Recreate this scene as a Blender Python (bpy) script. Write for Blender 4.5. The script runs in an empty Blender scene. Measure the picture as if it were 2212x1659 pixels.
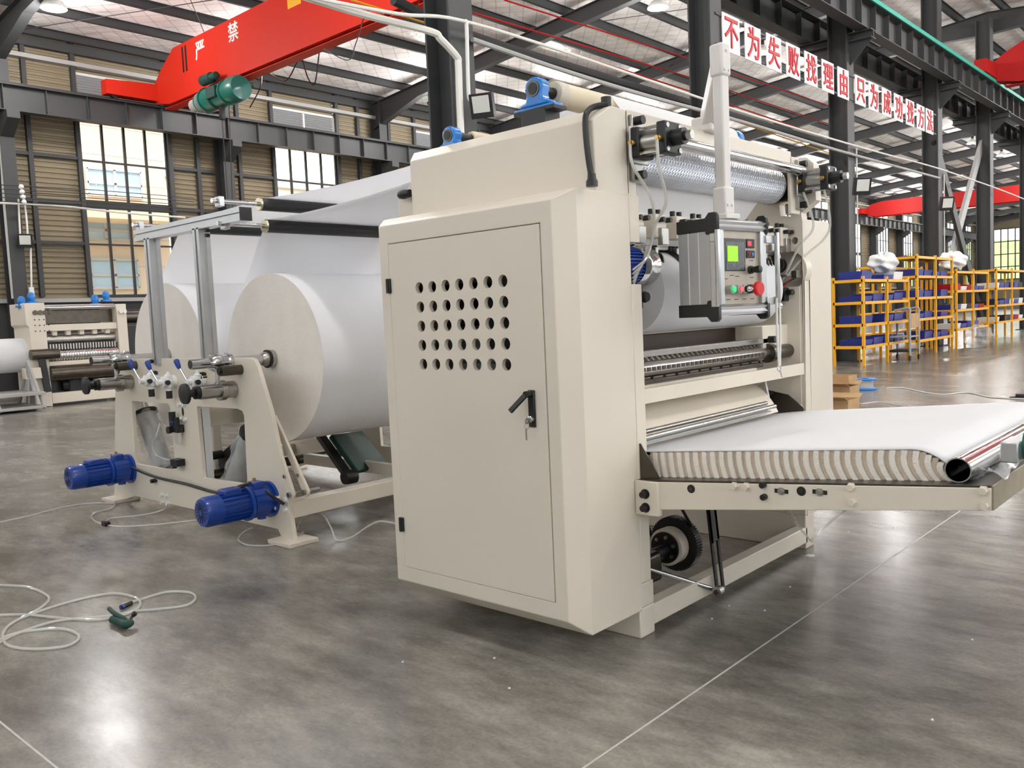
import bpy, bmesh, math, random
from mathutils import Vector, Matrix
from mathutils.geometry import tessellate_polygon
random.seed(7)
S = bpy.context.scene
COL = S.collection
PI = math.pi

# ---------------------------------------------------------------- camera, sky, exposure
IMG_W, IMG_H, FPX = 2212.0, 1659.0, 1868.17
YAW, PITCH, ROLL = -0.73683999, -0.0767099, -0.04494651
CAM = Vector((2.12782, -3.12247, 1.45))
FWD = Vector((math.sin(YAW)*math.cos(PITCH), math.cos(YAW)*math.cos(PITCH), math.sin(PITCH)))
_r0 = FWD.cross(Vector((0, 0, 1))).normalized()
_u0 = _r0.cross(FWD)
RGT = math.cos(ROLL)*_r0 + math.sin(ROLL)*_u0
UPV = RGT.cross(FWD)
cam = bpy.data.cameras.new('camera')
cam.sensor_fit = 'HORIZONTAL'; cam.sensor_width = 36.0
cam.lens = FPX/IMG_W*36.0
cam.clip_start = 0.05; cam.clip_end = 400
camo = bpy.data.objects.new('camera', cam); COL.objects.link(camo)
camo.matrix_world = Matrix(((RGT.x, UPV.x, -FWD.x, CAM.x), (RGT.y, UPV.y, -FWD.y, CAM.y), (RGT.z, UPV.z, -FWD.z, CAM.z), (0, 0, 0, 1)))
S.camera = camo
w = bpy.data.worlds.new('world'); S.world = w; w.use_nodes = True
w.node_tree.nodes['Background'].inputs['Color'].default_value = (0.93, 0.97, 1.0, 1)
w.node_tree.nodes['Background'].inputs['Strength'].default_value = 3.7
sun = bpy.data.lights.new('sun', 'SUN'); sun.energy = 5.0; sun.angle = .02; sun.color = (1, .96, .9)
suno = bpy.data.objects.new('sun', sun); COL.objects.link(suno)
suno.rotation_euler = Vector((-.48, .14, -.86)).to_track_quat('-Z', 'Y').to_euler()
S.view_settings.view_transform = 'Standard'
S.view_settings.look = 'None'
S.view_settings.exposure = 0.22
S.view_settings.gamma = 1.0
S.view_settings.use_curve_mapping = False

def on(px, py, x=None, y=None, z=None):
    """point where the sight line of a photo pixel meets the plane x=, y= or z="""
    d = FWD + RGT*((px-IMG_W/2)/FPX) - UPV*((py-IMG_H/2)/FPX)
    i, v = (0, x) if x is not None else (1, y) if y is not None else (2, z)
    return CAM + d*((v-CAM[i])/d[i])

# ---------------------------------------------------------------- materials
def lin(c):
    return tuple((v/12.92 if v <= .04045 else ((v+.055)/1.055)**2.4) for v in [q/255.0 for q in c])

def mat(name, rgb, rough=.5, metal=0., var=.06, vs=6., bump=0., bs=40., alpha=1., trans=0., emis=0., spec=.5, coat=0.):
    m = bpy.data.materials.new(name); m.use_nodes = True
    nt = m.node_tree; p = nt.nodes['Principled BSDF']
    c = lin(rgb)
    if var > 0:
        tc = nt.nodes.new('ShaderNodeTexCoord'); n = nt.nodes.new('ShaderNodeTexNoise')
        n.inputs['Scale'].default_value = vs; n.inputs['Detail'].default_value = 5
        nt.links.new(tc.outputs['Object'], n.inputs['Vector'])
        r = nt.nodes.new('ShaderNodeValToRGB')
        r.color_ramp.elements[0].position = .3; r.color_ramp.elements[1].position = .7
        r.color_ramp.elements[0].color = (c[0]*(1-var), c[1]*(1-var), c[2]*(1-var), 1)
        r.color_ramp.elements[1].color = (min(1, c[0]*(1+var)), min(1, c[1]*(1+var)), min(1, c[2]*(1+var)), 1)
        nt.links.new(n.outputs['Fac'], r.inputs['Fac']); nt.links.new(r.outputs['Color'], p.inputs['Base Color'])
    else:
        p.inputs['Base Color'].default_value = (*c, 1)
    p.inputs['Roughness'].default_value = rough; p.inputs['Metallic'].default_value = metal
    p.inputs['Specular IOR Level'].default_value = spec
    p.inputs['Coat Weight'].default_value = coat; p.inputs['Coat Roughness'].default_value = .1
    if bump > 0:
        tc = nt.nodes.new('ShaderNodeTexCoord'); n = nt.nodes.new('ShaderNodeTexNoise'); b = nt.nodes.new('ShaderNodeBump')
        n.inputs['Scale'].default_value = bs; n.inputs['Detail'].default_value = 4
        nt.links.new(tc.outputs['Object'], n.inputs['Vector'])
        b.inputs['Strength'].default_value = bump; b.inputs['Distance'].default_value = .02
        nt.links.new(n.outputs['Fac'], b.inputs['Height']); nt.links.new(b.outputs['Normal'], p.inputs['Normal'])
    if alpha < 1: p.inputs['Alpha'].default_value = alpha
    if trans > 0: p.inputs['Transmission Weight'].default_value = trans
    if emis > 0:
        p.inputs['Emission Color'].default_value = (*c, 1); p.inputs['Emission Strength'].default_value = emis
    return m

M = {}
M['cream'] = mat('cream_paint', (223, 213, 198), .38, 0, .025, 1.6, .02, 90)
M['cream2'] = mat('cream_paint_gloss', (225, 215, 199), .3, 0, .03, 2.5)
M['black'] = mat('black_plastic', (24, 24, 25), .42, 0, .1)
M['blackm'] = mat('black_rubber_roller', (38, 39, 40), .45, 0, .08, 3)
M['darkst'] = mat('dark_steel', (92, 86, 78), .3, .9, .15, 8)
M['steel'] = mat('brushed_steel', (176, 174, 170), .3, 1, .06, 20)
M['chrome'] = mat('chrome', (206, 207, 208), .12, 1, .03, 8)
M['alu'] = mat('anodised_aluminium', (196, 197, 198), .34, .85, .03, 10)
M['alu2'] = mat('panel_aluminium', (184, 185, 187), .42, .6, .03, 4)
M['emboss'] = mat('embossed_steel', (200, 203, 210), .4, .75, .03, 6)
M['blue'] = mat('blue_motor_paint', (12, 60, 148), .35, 0, .08, 8, coat=.3)
M['blue2'] = mat('bright_blue_paint', (16, 118, 200), .28, 0, .05, 8, coat=.4)
M['rollpaper'] = mat('jumbo_roll_paper', (247, 247, 249), .9, 0, .012, 3, .05, 60, spec=.1)
M['paper'] = mat('tissue_paper', (220, 220, 222), .9, 0, .012, 3, .05, 60, spec=.1)
M['web'] = mat('thin_tissue_web', (250, 250, 252), .9, 0, .012, 3, .04, 60, spec=.1)
def _thin(m, k):
    nt = m.node_tree; p = nt.nodes['Principled BSDF']; o = nt.nodes['Material Output']
    t = nt.nodes.new('ShaderNodeBsdfTranslucent'); t.inputs['Color'].default_value = (.93, .94, .97, 1)
    x = nt.nodes.new('ShaderNodeMixShader'); x.inputs[0].default_value = k
    nt.links.new(p.outputs[0], x.inputs[1]); nt.links.new(t.outputs[0], x.inputs[2]); nt.links.new(x.outputs[0], o.inputs['Surface'])
_thin(M['web'], .36)
M['paperside'] = mat('roll_edge_paper', (238, 231, 223), .95, 0, .035, 5, .08, 30, spec=.05)
M['tan'] = mat('tissue_edge_tan', (222, 206, 187), .95, 0, .05, 30, .3, 200, spec=.05)  # shade between the folds, put into a darker edge colour
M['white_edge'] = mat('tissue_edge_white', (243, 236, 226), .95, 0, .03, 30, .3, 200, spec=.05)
M['beige'] = mat('beige_rubber', (214, 200, 172), .55, 0, .04, 4)
M['brown'] = mat('dark_brown_steel', (62, 46, 34), .4, .2, .1)
M['red'] = mat('crane_red_orange', (202, 40, 20), .6, 0, .05, .5, spec=.25)
M['red2'] = mat('crane_dark_red', (172, 28, 26), .6, 0, .05, .5, spec=.25)
M['green'] = mat('hoist_green', (22, 104, 92), .35, 0, .08, 4, coat=.2)
M['dgreen'] = mat('dark_green_plastic', (14, 60, 52), .6, 0, .2, 6)
M['teal'] = mat('green_crane_rail', (44, 170, 150), .45, 0, .05)
M['grey'] = mat('grey_steel_paint', (60, 61, 62), .55, 0, .07, .8)
M['grey2'] = mat('grey_purlin_paint', (44, 44, 45), .6, 0, .07, .8)
M['greyl'] = mat('light_grey_steel', (168, 167, 165), .45, 0, .05, 1)
M['clad'] = mat('olive_beige_cladding', (136, 124, 101), .6, 0, .06, .4)
M['cladl'] = mat('pale_grey_cladding', (200, 200, 198), .6, 0, .04, .4)
M['lowwall'] = mat('dark_lower_wall', (60, 60, 60), .7, 0, .15, .7)
M['louvre'] = mat('grey_louvre_slat', (148, 153, 164), .5, 0, .03)
M['white'] = mat('white_plastic', (232, 232, 230), .45, 0, .03)
M['whitew'] = mat('white_cable', (226, 224, 218), .4, 0, .02)
M['signw'] = mat('white_sign_board', (236, 230, 228), .5, 0, .03, 2)
M['signr'] = mat('red_sign_lettering', (190, 32, 44), .5, 0, .05, 3)
M['yellow'] = mat('yellow_rack_paint', (238, 172, 24), .4, 0, .06, 2)
M['bin'] = mat('blue_bin_plastic', (36, 52, 140), .45, 0, .1, 5)
M['card'] = mat('cardboard', (186, 152, 110), .8, 0, .1, 8)
M['spool'] = mat('spool_blue', (40, 130, 215), .35, 0, .05)
M['brass'] = mat('brass', (196, 160, 92), .3, 1, .1)
M['palebrass'] = mat('pale_brass', (206, 198, 172), .3, .9, .1)
M['redb'] = mat('red_button', (208, 28, 30), .35, 0, .02)
M['greenb'] = mat('green_lamp_button', (30, 205, 110), .35, 0, .02, emis=.6)
M['pinkb'] = mat('red_lamp_button', (226, 104, 100), .35, 0, .02, emis=.15)
M['lime'] = mat('lime_screen_label', (150, 225, 40), .5, 0, .02, emis=.45)
M['led'] = mat('red_led_digits', (240, 50, 70), .5, 0, 0, emis=1.2)
M['dscreen'] = mat('dark_screen', (40, 42, 44), .2, 0, .02)
M['facepl'] = mat('brushed_face_plate', (176, 166, 152), .4, .35, .05, 12)
M['lamp'] = mat('lamp_reflector', (225, 225, 220), .3, .3, .02)
M['outcream'] = mat('outside_building_tiles', (206, 184, 156), .8, 0, .05, .4)
M['outblue'] = mat('outside_window_glass', (150, 182, 205), .2, 0, .05, .3)
M['outgreen'] = mat('outside_foliage', (120, 140, 80), .9, 0, .3, .5)
M['straw'] = mat('dry_grass', (190, 170, 120), .9, 0, .2, 1.)

def clear_mat(name, tint, alpha, rough=.08):
    """thin clear plastic or glass: a little gloss over a see-through sheet"""
    m = bpy.data.materials.new(name); m.use_nodes = True; nt = m.node_tree
    p = nt.nodes['Principled BSDF']
    p.inputs['Base Color'].default_value = (*lin(tint), 1); p.inputs['Roughness'].default_value = rough
    p.inputs['Alpha'].default_value = alpha; p.inputs['Specular IOR Level'].default_value = .8
    tc = nt.nodes.new('ShaderNodeTexCoord'); n = nt.nodes.new('ShaderNodeTexNoise'); b = nt.nodes.new('ShaderNodeBump')
    n.inputs['Scale'].default_value = 9; n.inputs['Detail'].default_value = 3
    nt.links.new(tc.outputs['Object'], n.inputs['Vector'])
    b.inputs['Strength'].default_value = .15; b.inputs['Distance'].default_value = .02
    nt.links.new(n.outputs['Fac'], b.inputs['Height']); nt.links.new(b.outputs['Normal'], p.inputs['Normal'])
    return m
M['tubing'] = clear_mat('clear_air_hose', (226, 225, 218), .5, .1)
M['wrap'] = clear_mat('clear_plastic_wrap', (225, 228, 230), .27, .12)
M['film'] = clear_mat('crumpled_clear_film', (236, 237, 239), .5, .16)
M['bag'] = clear_mat('thin_clear_bag', (200, 205, 205), .16, .1)
M['joint'] = mat('floor_joint_sealant', (188, 186, 180), .7, 0, .1, 20)
M['glass'] = clear_mat('window_glass', (225, 235, 238), .08, .03)

def floor_mat():
    m = bpy.data.materials.new('polished_concrete'); m.use_nodes = True; nt = m.node_tree; L = nt.links.new
    p = nt.nodes['Principled BSDF']
    tc = nt.nodes.new('ShaderNodeTexCoord')
    def noise(scale, detail, rough, sx=1, sy=1, rot=0):
        mp = nt.nodes.new('ShaderNodeMapping'); mp.inputs['Scale'].default_value = (sx, sy, 1); mp.inputs['Rotation'].default_value = (0, 0, rot)
        n = nt.nodes.new('ShaderNodeTexNoise'); n.inputs['Scale'].default_value = scale; n.inputs['Detail'].default_value = detail; n.inputs['Roughness'].default_value = rough
        L(tc.outputs['Object'], mp.inputs['Vector']); L(mp.outputs['Vector'], n.inputs['Vector']); return n
    def ramp(n, a, b, ca, cb):
        r = nt.nodes.new('ShaderNodeValToRGB'); e = r.color_ramp.elements
        e[0].position = a; e[1].position = b; e[0].color = (*ca, 1); e[1].color = (*cb, 1); L(n.outputs['Fac'], r.inputs['Fac']); return r
    def mix(kind, fac, a, b):
        x = nt.nodes.new('ShaderNodeMix'); x.data_type = 'RGBA'; x.blend_type = kind; x.inputs[0].default_value = fac
        L(a, x.inputs[6]); L(b, x.inputs[7]); return x.outputs[2]
    big = ramp(noise(.9, 7, .62, 1, 2.0, .75), .32, .70, lin((104, 101, 95)), lin((166, 162, 154)))
    mid = ramp(noise(3.2, 8, .7, 1, 2.4, .6), .35, .66, (.62, .61, .60), (1.1, 1.09, 1.06))
    fine = ramp(noise(55, 4, .7), .35, .68, (.84, .84, .84), (1.08, 1.08, 1.07))
    c = mix('MULTIPLY', 1, big.outputs[0], mid.outputs[0]); c = mix('MULTIPLY', 1, c, fine.outputs[0])
    L(c, p.inputs['Base Color'])
    rr = ramp(noise(2.0, 6, .6), .3, .7, (.2, .2, .2), (.262, .262, .262)); L(rr.outputs[0], p.inputs['Roughness'])
    b = nt.nodes.new('ShaderNodeBump'); b.inputs['Strength'].default_value = .05; b.inputs['Distance'].default_value = .01
    L(noise(30, 5, .6).outputs['Fac'], b.inputs['Height']); L(b.outputs['Normal'], p.inputs['Normal'])
    p.inputs['Specular IOR Level'].default_value = .55
    p.inputs['Coat Weight'].default_value = 0
    return m
M['floor'] = floor_mat()

def foil_mat():
    m = bpy.data.materials.new('roof_foil_insulation'); m.use_nodes = True; nt = m.node_tree; L = nt.links.new
    p = nt.nodes['Principled BSDF']; tc = nt.nodes.new('ShaderNodeTexCoord')
    out = None
    for ang in (.75, -.75):
        mp = nt.nodes.new('ShaderNodeMapping'); mp.inputs['Rotation'].default_value = (0, 0, ang); mp.inputs['Scale'].default_value = (1, 1, 0)
        wv = nt.nodes.new('ShaderNodeTexWave'); wv.wave_type = 'BANDS'; wv.inputs['Scale'].default_value = .75; wv.inputs['Distortion'].default_value = .4
        L(tc.outputs['Object'], mp.inputs['Vector']); L(mp.outputs['Vector'], wv.inputs['Vector'])
        r = nt.nodes.new('ShaderNodeValToRGB'); r.color_ramp.elements[0].position = .0; r.color_ramp.elements[1].position = .035
        r.color_ramp.elements[0].color = (.72, .72, .72, 1); r.color_ramp.elements[1].color = (1, 1, 1, 1); L(wv.outputs['Fac'], r.inputs['Fac'])
        if out is None: out = r.outputs[0]
        else:
            x = nt.nodes.new('ShaderNodeMix'); x.data_type = 'RGBA'; x.blend_type = 'MULTIPLY'; x.inputs[0].default_value = 1
            L(out, x.inputs[6]); L(r.outputs[0], x.inputs[7]); out = x.outputs[2]
    n = nt.nodes.new('ShaderNodeTexNoise'); n.inputs['Scale'].default_value = .8; n.inputs['Detail'].default_value = 6; L(tc.outputs['Object'], n.inputs['Vector'])
    r = nt.nodes.new('ShaderNodeValToRGB'); r.color_ramp.elements[0].position = .3; r.color_ramp.elements[1].position = .7
    r.color_ramp.elements[0].color = (*lin((226, 220, 217)), 1); r.color_ramp.elements[1].color = (*lin((252, 247, 245)), 1); L(n.outputs['Fac'], r.inputs['Fac'])
    x = nt.nodes.new('ShaderNodeMix'); x.data_type = 'RGBA'; x.blend_type = 'MULTIPLY'; x.inputs[0].default_value = 1
    L(out, x.inputs[6]); L(r.outputs[0], x.inputs[7]); L(x.outputs[2], p.inputs['Base Color'])
    p.inputs['Roughness'].default_value = .42; p.inputs['Metallic'].default_value = .06
    n2 = nt.nodes.new('ShaderNodeTexNoise'); n2.inputs['Scale'].default_value = 2.5; n2.inputs['Detail'].default_value = 5; L(tc.outputs['Object'], n2.inputs['Vector'])
    b = nt.nodes.new('ShaderNodeBump'); b.inputs['Strength'].default_value = .5; b.inputs['Distance'].default_value = .12
    L(n2.outputs['Fac'], b.inputs['Height']); L(b.outputs['Normal'], p.inputs['Normal'])
    return m
M['foil'] = foil_mat()

# ---------------------------------------------------------------- mesh builder
def cr(pts, k=6, closed=False):
    """smooth curve through points"""
    P = [Vector(p) for p in pts]; n = len(P); out = []
    rng = range(n if closed else n-1)
    for i in rng:
        p0 = P[(i-1) % n] if closed or i > 0 else P[0]
        p1 = P[i]; p2 = P[(i+1) % n]; p3 = P[(i+2) % n] if closed or i+2 < n else P[-1]
        for j in range(k):
            t = j/k
            out.append(.5*((2*p1)+(p2-p0)*t+(2*p0-5*p1+4*p2-p3)*t*t+(3*p1-p0-3*p2+p3)*t**3))
    if not closed: out.append(P[-1])
    return out

class MB:
    def __init__(s): s.v = []; s.f = []
    def add(s, vs, fs):
        o = len(s.v); s.v += [Vector(q) for q in vs]; s.f += [tuple(i+o for i in q) for q in fs]; return s
    def box(s, x0, x1, y0, y1, z0, z1):
        return s.add([(x0,y0,z0),(x1,y0,z0),(x1,y1,z0),(x0,y1,z0),(x0,y0,z1),(x1,y0,z1),(x1,y1,z1),(x0,y1,z1)],
                     [(0,3,2,1),(4,5,6,7),(0,1,5,4),(1,2,6,5),(2,3,7,6),(3,0,4,7)])
    def bar(s, p, q, wd, dp, up=(0, 0, 1)):
        """rectangular bar from p to q; wd across, dp along 'up'"""
        p = Vector(p); q = Vector(q); t = (q-p).normalized(); up = Vector(up)
        sd = t.cross(up)
        if sd.length < 1e-4: sd = t.cross(Vector((1, 0, 0)))
        sd.normalize(); u = sd.cross(t).normalized(); vs = []
        for c in (p, q):
            for a, b in ((-1,-1),(1,-1),(1,1),(-1,1)): vs.append(c+sd*(a*wd/2)+u*(b*dp/2))
        return s.add(vs, [(0,1,2,3),(7,6,5,4),(0,4,5,1),(1,5,6,2),(2,6,7,3),(3,7,4,0)])
    def cyl(s, p, q, r, n=20, r1=None, caps=True):
        return s.lathe(p, Vector(q)-Vector(p), [(0, r), ((Vector(q)-Vector(p)).length, r if r1 is None else r1)], n, caps)
    def lathe(s, o, ax, prof, n=20, caps=True):
        o = Vector(o); t = Vector(ax).normalized()
        a = t.cross(Vector((0, 0, 1)))
        if a.length < 1e-3: a = Vector((1, 0, 0))
        a.normalize(); b = t.cross(a); vs = []; fs = []
        for (h, r) in prof:
            for i in range(n):
                g = 2*PI*i/n; vs.append(o+t*h+a*(r*math.cos(g))+b*(r*math.sin(g)))
        for k in range(len(prof)-1):
            for i in range(n):
                j = (i+1) % n; fs.append((k*n+i, k*n+j, (k+1)*n+j, (k+1)*n+i))
        if caps:
            fs.append(tuple(range(n))[::-1]); m = (len(prof)-1)*n; fs.append(tuple(range(m, m+n)))
        return s.add(vs, fs)
    def tube(s, pts, r, n=8, closed=False):
        P = [Vector(p) for p in pts]; N = len(P); vs = []; fs = []; a = None
        for i in range(N):
            if closed: t = P[(i+1) % N]-P[i-1]
            else: t = P[min(i+1, N-1)]-P[max(i-1, 0)]
            if t.length < 1e-9: t = Vector((0, 0, 1))
            t.normalize()
            if a is None: a = t.orthogonal().normalized()
            a = (a-t*a.dot(t))
            if a.length < 1e-6: a = t.orthogonal()
            a.normalize(); b = t.cross(a)
            for k in range(n):
                g = 2*PI*k/n; vs.append(P[i]+a*(r*math.cos(g))+b*(r*math.sin(g)))
        for i in range(N if closed else N-1):
            i2 = (i+1) % N
            for k in range(n):
                k2 = (k+1) % n; fs.append((i*n+k, i*n+k2, i2*n+k2, i2*n+k))
        if not closed: fs.append(tuple(range(n))[::-1]); m = (N-1)*n; fs.append(tuple(range(m, m+n)))
        return s.add(vs, fs)
    def prism(s, ax, poly, a, b, holes=()):
        """outline (with holes) in the two other axes, extruded along ax from a to b"""
        def P(u, v, w):
            return (w, u, v) if ax == 'x' else (u, w, v) if ax == 'y' else (u, v, w)
        loops = [list(poly)]+[list(h) for h in holes]; flat = [q for l in loops for q in l]; n = len(flat)
        tri = tessellate_polygon([[Vector((q[0], q[1], 0)) for q in l] for l in loops]) if (holes or len(poly) > 4) else None
        vs = [P(q[0], q[1], a) for q in flat]+[P(q[0], q[1], b) for q in flat]
        if tri is None: fs = [tuple(range(n)), tuple(range(2*n-1, n-1, -1))]
        elif not holes: fs = [tuple(range(n)), tuple(range(2*n-1, n-1, -1))]
        else: fs = [tuple(t) for t in tri]+[tuple(i+n for i in t)[::-1] for t in tri]
        o = 0
        for l in loops:
            m = len(l)
            for i in range(m):
                j = (i+1) % m; fs.append((o+i, o+j, n+o+j, n+o+i))
            o += m
        return s.add(vs, fs)
    def grid(s, fn, nu, nv):
        vs = [fn(i/nu, j/nv) for i in range(nu+1) for j in range(nv+1)]
        fs = [(i*(nv+1)+j, (i+1)*(nv+1)+j, (i+1)*(nv+1)+j+1, i*(nv+1)+j+1) for i in range(nu) for j in range(nv)]
        return s.add(vs, fs)
    def build(s, name, m, parent=None, bevel=0, smooth=True, recalc=True, origin=None):
        me = bpy.data.meshes.new(name)
        off = Vector((0, 0, 0))
        if parent is not None:
            q = parent
            while q is not None: off += q.location; q = q.parent
        loc = Vector((0, 0, 0))
        if parent is None:
            loc = Vector(origin) if origin is not None else Vector((sum(q.x for q in s.v)/len(s.v), sum(q.y for q in s.v)/len(s.v), min(q.z for q in s.v)))
            off = loc
        me.from_pydata([tuple(q-off) for q in s.v], [], s.f)
        if recalc:
            bm = bmesh.new(); bm.from_mesh(me); bmesh.ops.recalc_face_normals(bm, faces=bm.faces); bm.to_mesh(me); bm.free()
        if smooth:
            me.polygons.foreach_set('use_smooth', [True]*len(me.polygons)); me.set_sharp_from_angle(angle=math.radians(38))
        me.materials.append(M[m] if isinstance(m, str) else m)
        o = bpy.data.objects.new(name, me); COL.objects.link(o); o.location = loc
        if parent is not None: o.parent = parent
        if bevel:
            b = o.modifiers.new('bevel', 'BEVEL'); b.width = bevel; b.segments = 2; b.limit_method = 'ANGLE'; b.angle_limit = math.radians(40)
        return o

def tag(o, label=None, cat=None, group=None, kind=None):
    if label: o['label'] = label
    if cat: o['category'] = cat
    if group: o['group'] = group
    if kind: o['kind'] = kind
    return o
def thing(name, label, cat, loc=(0, 0, 0), group=None):
    o = bpy.data.objects.new(name, None); COL.objects.link(o); o.location = loc; o.empty_display_size = .1
    return tag(o, label, cat, group)
def struct(o): o['kind'] = 'structure'; return o
def circ(cx, cy, r, n=20, a0=0): return [(cx+r*math.cos(a0+2*PI*i/n), cy+r*math.sin(a0+2*PI*i/n)) for i in range(n)]
def share(o, d, parent, name=None):
    """another piece with the same mesh, shifted by d"""
    c = o.copy(); COL.objects.link(c); c.parent = parent; c.location = o.location+Vector(d)
    return c
M['yard'] = mat('pale_concrete_yard', (196, 192, 184), .8, 0, .1, .3)  # pale so the added outside ground bounces daylight
# ================================================================ THE HALL
WX = -24.2                       # left wall
YB = [-7.6, -1.05, 5.5, 12.0, 18.55] + [25.1+6.5*i for i in range(13)]
Y0, Y1 = -9.0, 104.5
MX = -6.05                       # middle column row
RX = 12.3
def zr(x): return 9.95+.09*(x-WX) if x < MX else 9.95+.09*(MX-WX)-.09*(x-MX)

# floor with sealed joints
fl = struct(MB().box(WX-.3, RX+.2, Y0-.25, Y1+.2, -.25, 0).build('floor', 'floor', origin=(0, 0, 0)))
for (a, b, c, d) in ((.455, .467, Y0, 60), (0, 0, 0, 0),):
    if b > a and d > c: MB().box(a+.002, b-.002, c, d, -.01, .0008).build('floor_joint', 'joint', fl)
MB().box(WX, .455, -2.108, -2.1, -.01, .0008).build('floor_joint', 'joint', fl)
MB().box(.467, RX, -2.108, -2.1, -.01, .0008).build('floor_joint', 'joint', fl)

# roof: two slopes, purlins, rafters
cl = struct(MB().add([(WX-.4, Y0, zr(WX)-.04), (MX, Y0, zr(MX)), (MX, Y1, zr(MX)), (WX-.4, Y1, zr(WX)-.04), (RX+.4, Y0, zr(RX)-.04), (RX+.4, Y1, zr(RX)-.04),
             (WX-.4, Y0, zr(WX)+.1), (MX, Y0, zr(MX)+.14), (MX, Y1, zr(MX)+.14), (WX-.4, Y1, zr(WX)+.1), (RX+.4, Y0, zr(RX)+.1), (RX+.4, Y1, zr(RX)+.1)],
            [(0,1,2,3),(1,4,5,2),(6,9,8,7),(7,8,11,10),(0,3,9,6),(4,10,11,5),(0,6,7,1),(1,7,10,4),(3,2,8,9),(2,5,11,8)]).build('ceiling', 'foil', origin=(MX, 40, zr(MX)), smooth=False))
xs = [WX+.5+1.52*i for i in range(12)]+[MX+.5+1.52*i for i in range(12)]
for x in xs:
    z = zr(x)-.005
    MB().box(x-.012, x+.012, Y0, Y1, z-.21, z).box(x-.08, x+.012, Y0, Y1, z-.222, z-.205).box(x-.012, x+.08, Y0, Y1, z-.012, z).build('purlin', 'grey2', cl, smooth=False)
def rafter(y):
    mb = MB()
    for (xa, xb) in ((WX+.25, MX), (RX, MX)):
        sg = 1 if xb > xa else -1
        kn = xa+sg*2.6; km = xb-sg*2.2
        zt = lambda x: zr(x)-.222
        poly = [(xa, zt(xa)), (xb, zt(xb)), (xb, zt(xb)-.75), (km, zt(km)-.46), (kn, zt(kn)-.46), (xa, zt(xa)-.95)]
        mb.prism('y', poly, y-.01, y+.01)
        low = poly[2:][::-1]
        for i in range(3):
            (x0, z0), (x1, z1) = low[i], low[i+1]
            mb.bar((x0, y, z0), (x1, y, z1), .26, .022)
        mb.bar((xa, y, zt(xa)-.012), (xb, y, zt(xb)-.012), .26, .022)
    return mb.build('rafter', 'grey', cl, smooth=False)
for y in YB: rafter(y)
# slim sag rods and fly braces between the purlins
for y in YB[1:7]:
    for x in xs[2:20:3]:
        MB().bar((x, y+.05, zr(x)-.24), (x, y+.75, zr(x)-.62 if False else zr(x)-.25), .03, .03).bar((x, y+.02, zr(x)-.66), (x, y+.62, zr(x)-.22), .04, .008).build('fly_brace', 'grey', cl, smooth=False)
# cross bracing rods under the roof
for (xa, xb, ya, yb) in ((-23.5, -15, 5.5, 12), (-15, -23.5, 5.5, 12), (-15, -6.5, 18.55, 25.1), (-6.5, -15, 18.55, 25.1), (-15, -6.5, 5.5, 12), (-6.5, -15, 5.5, 12)):
    MB().tube([(xa, ya, zr(xa)-.45), (xb, yb, zr(xb)-.45)], .012, 6).build('brace_rod', 'grey2', cl)

# left wall: ribbed cladding around window openings
def ribs(mb, y0, y1, z0, z1, pitch=.15):
    n = max(1, round((z1-z0)/pitch)); p = (z1-z0)/n
    prof = []
    for i in range(n):
        z = z0+i*p; prof += [(WX, z), (WX+.008, z+p*.25), (WX+.035, z+p*.36), (WX+.035, z+p*.82), (WX+.008, z+p*.95)]
    prof.append((WX, z1))
    vs = [(x, y0, z) for x, z in prof]+[(x, y1, z) for x, z in prof]; k = len(prof)
    mb.add(vs, [(i, i+1, k+i+1, k+i) for i in range(k-1)])
wl = MB()
WZ0, WZ1, LZ0, LZ1 = 2.62, 7.72, 8.38, 9.03
wins = []
for i, c in enumerate(YB[:-1]):
    e = YB[i+1]; a, b = c+2.15, c+4.75
    wins.append((a, b))
    ribs(wl, c, a, WZ0-.1, 9.95); ribs(wl, b, e, WZ0-.1, 9.95)
    ribs(wl, a, b, WZ1, LZ0); ribs(wl, a, b, LZ1, 9.95)
ribs(wl, YB[-1], Y1, WZ0-.1, 9.95)
wlo = struct(wl.build('wall_left', 'clad', smooth=False, recalc=False, origin=(WX, 40, 0)))
MB().box(WX-.2, WX+.03, Y0, Y1, 0, WZ0-.1).build('lower_wall', 'lowwall', wlo)
MB().box(WX-.12, WX+.16, Y0, Y1, WZ0-.16, WZ0-.05).build('sill_channel', 'greyl', wlo, smooth=False)
# girts and posts of the wall
for z in (4.15, 5.32, 6.6):
    for i, (a, b) in enumerate(wins[:8]):
        MB().box(WX+.03, WX+.15, YB[i]+.2, a-.12, z-.05, z+.05).build('girt', 'grey', wlo, smooth=False)
        MB().box(WX+.03, WX+.15, b+.12, YB[i+1]-.2, z-.05, z+.05).build('girt', 'grey', wlo, smooth=False)
for i, (a, b) in enumerate(wins[:8]):
    for y in (a-.08, b+.08, YB[i]+.75, YB[i+1]-.75):
        MB().box(WX+.03, WX+.17, y-.06, y+.06, WZ0, 9.9).build('wall_post', 'grey', wlo, smooth=False)
MB().box(WX+.03, WX+.3, Y0, Y1, 9.18, 9.3).build('eave_channel', 'greyl', wlo, smooth=False)
MB().box(WX+.03, WX+.2, Y0, Y1, 9.55, 9.8).build('eave_strut', 'grey', wlo, smooth=False)
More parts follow.
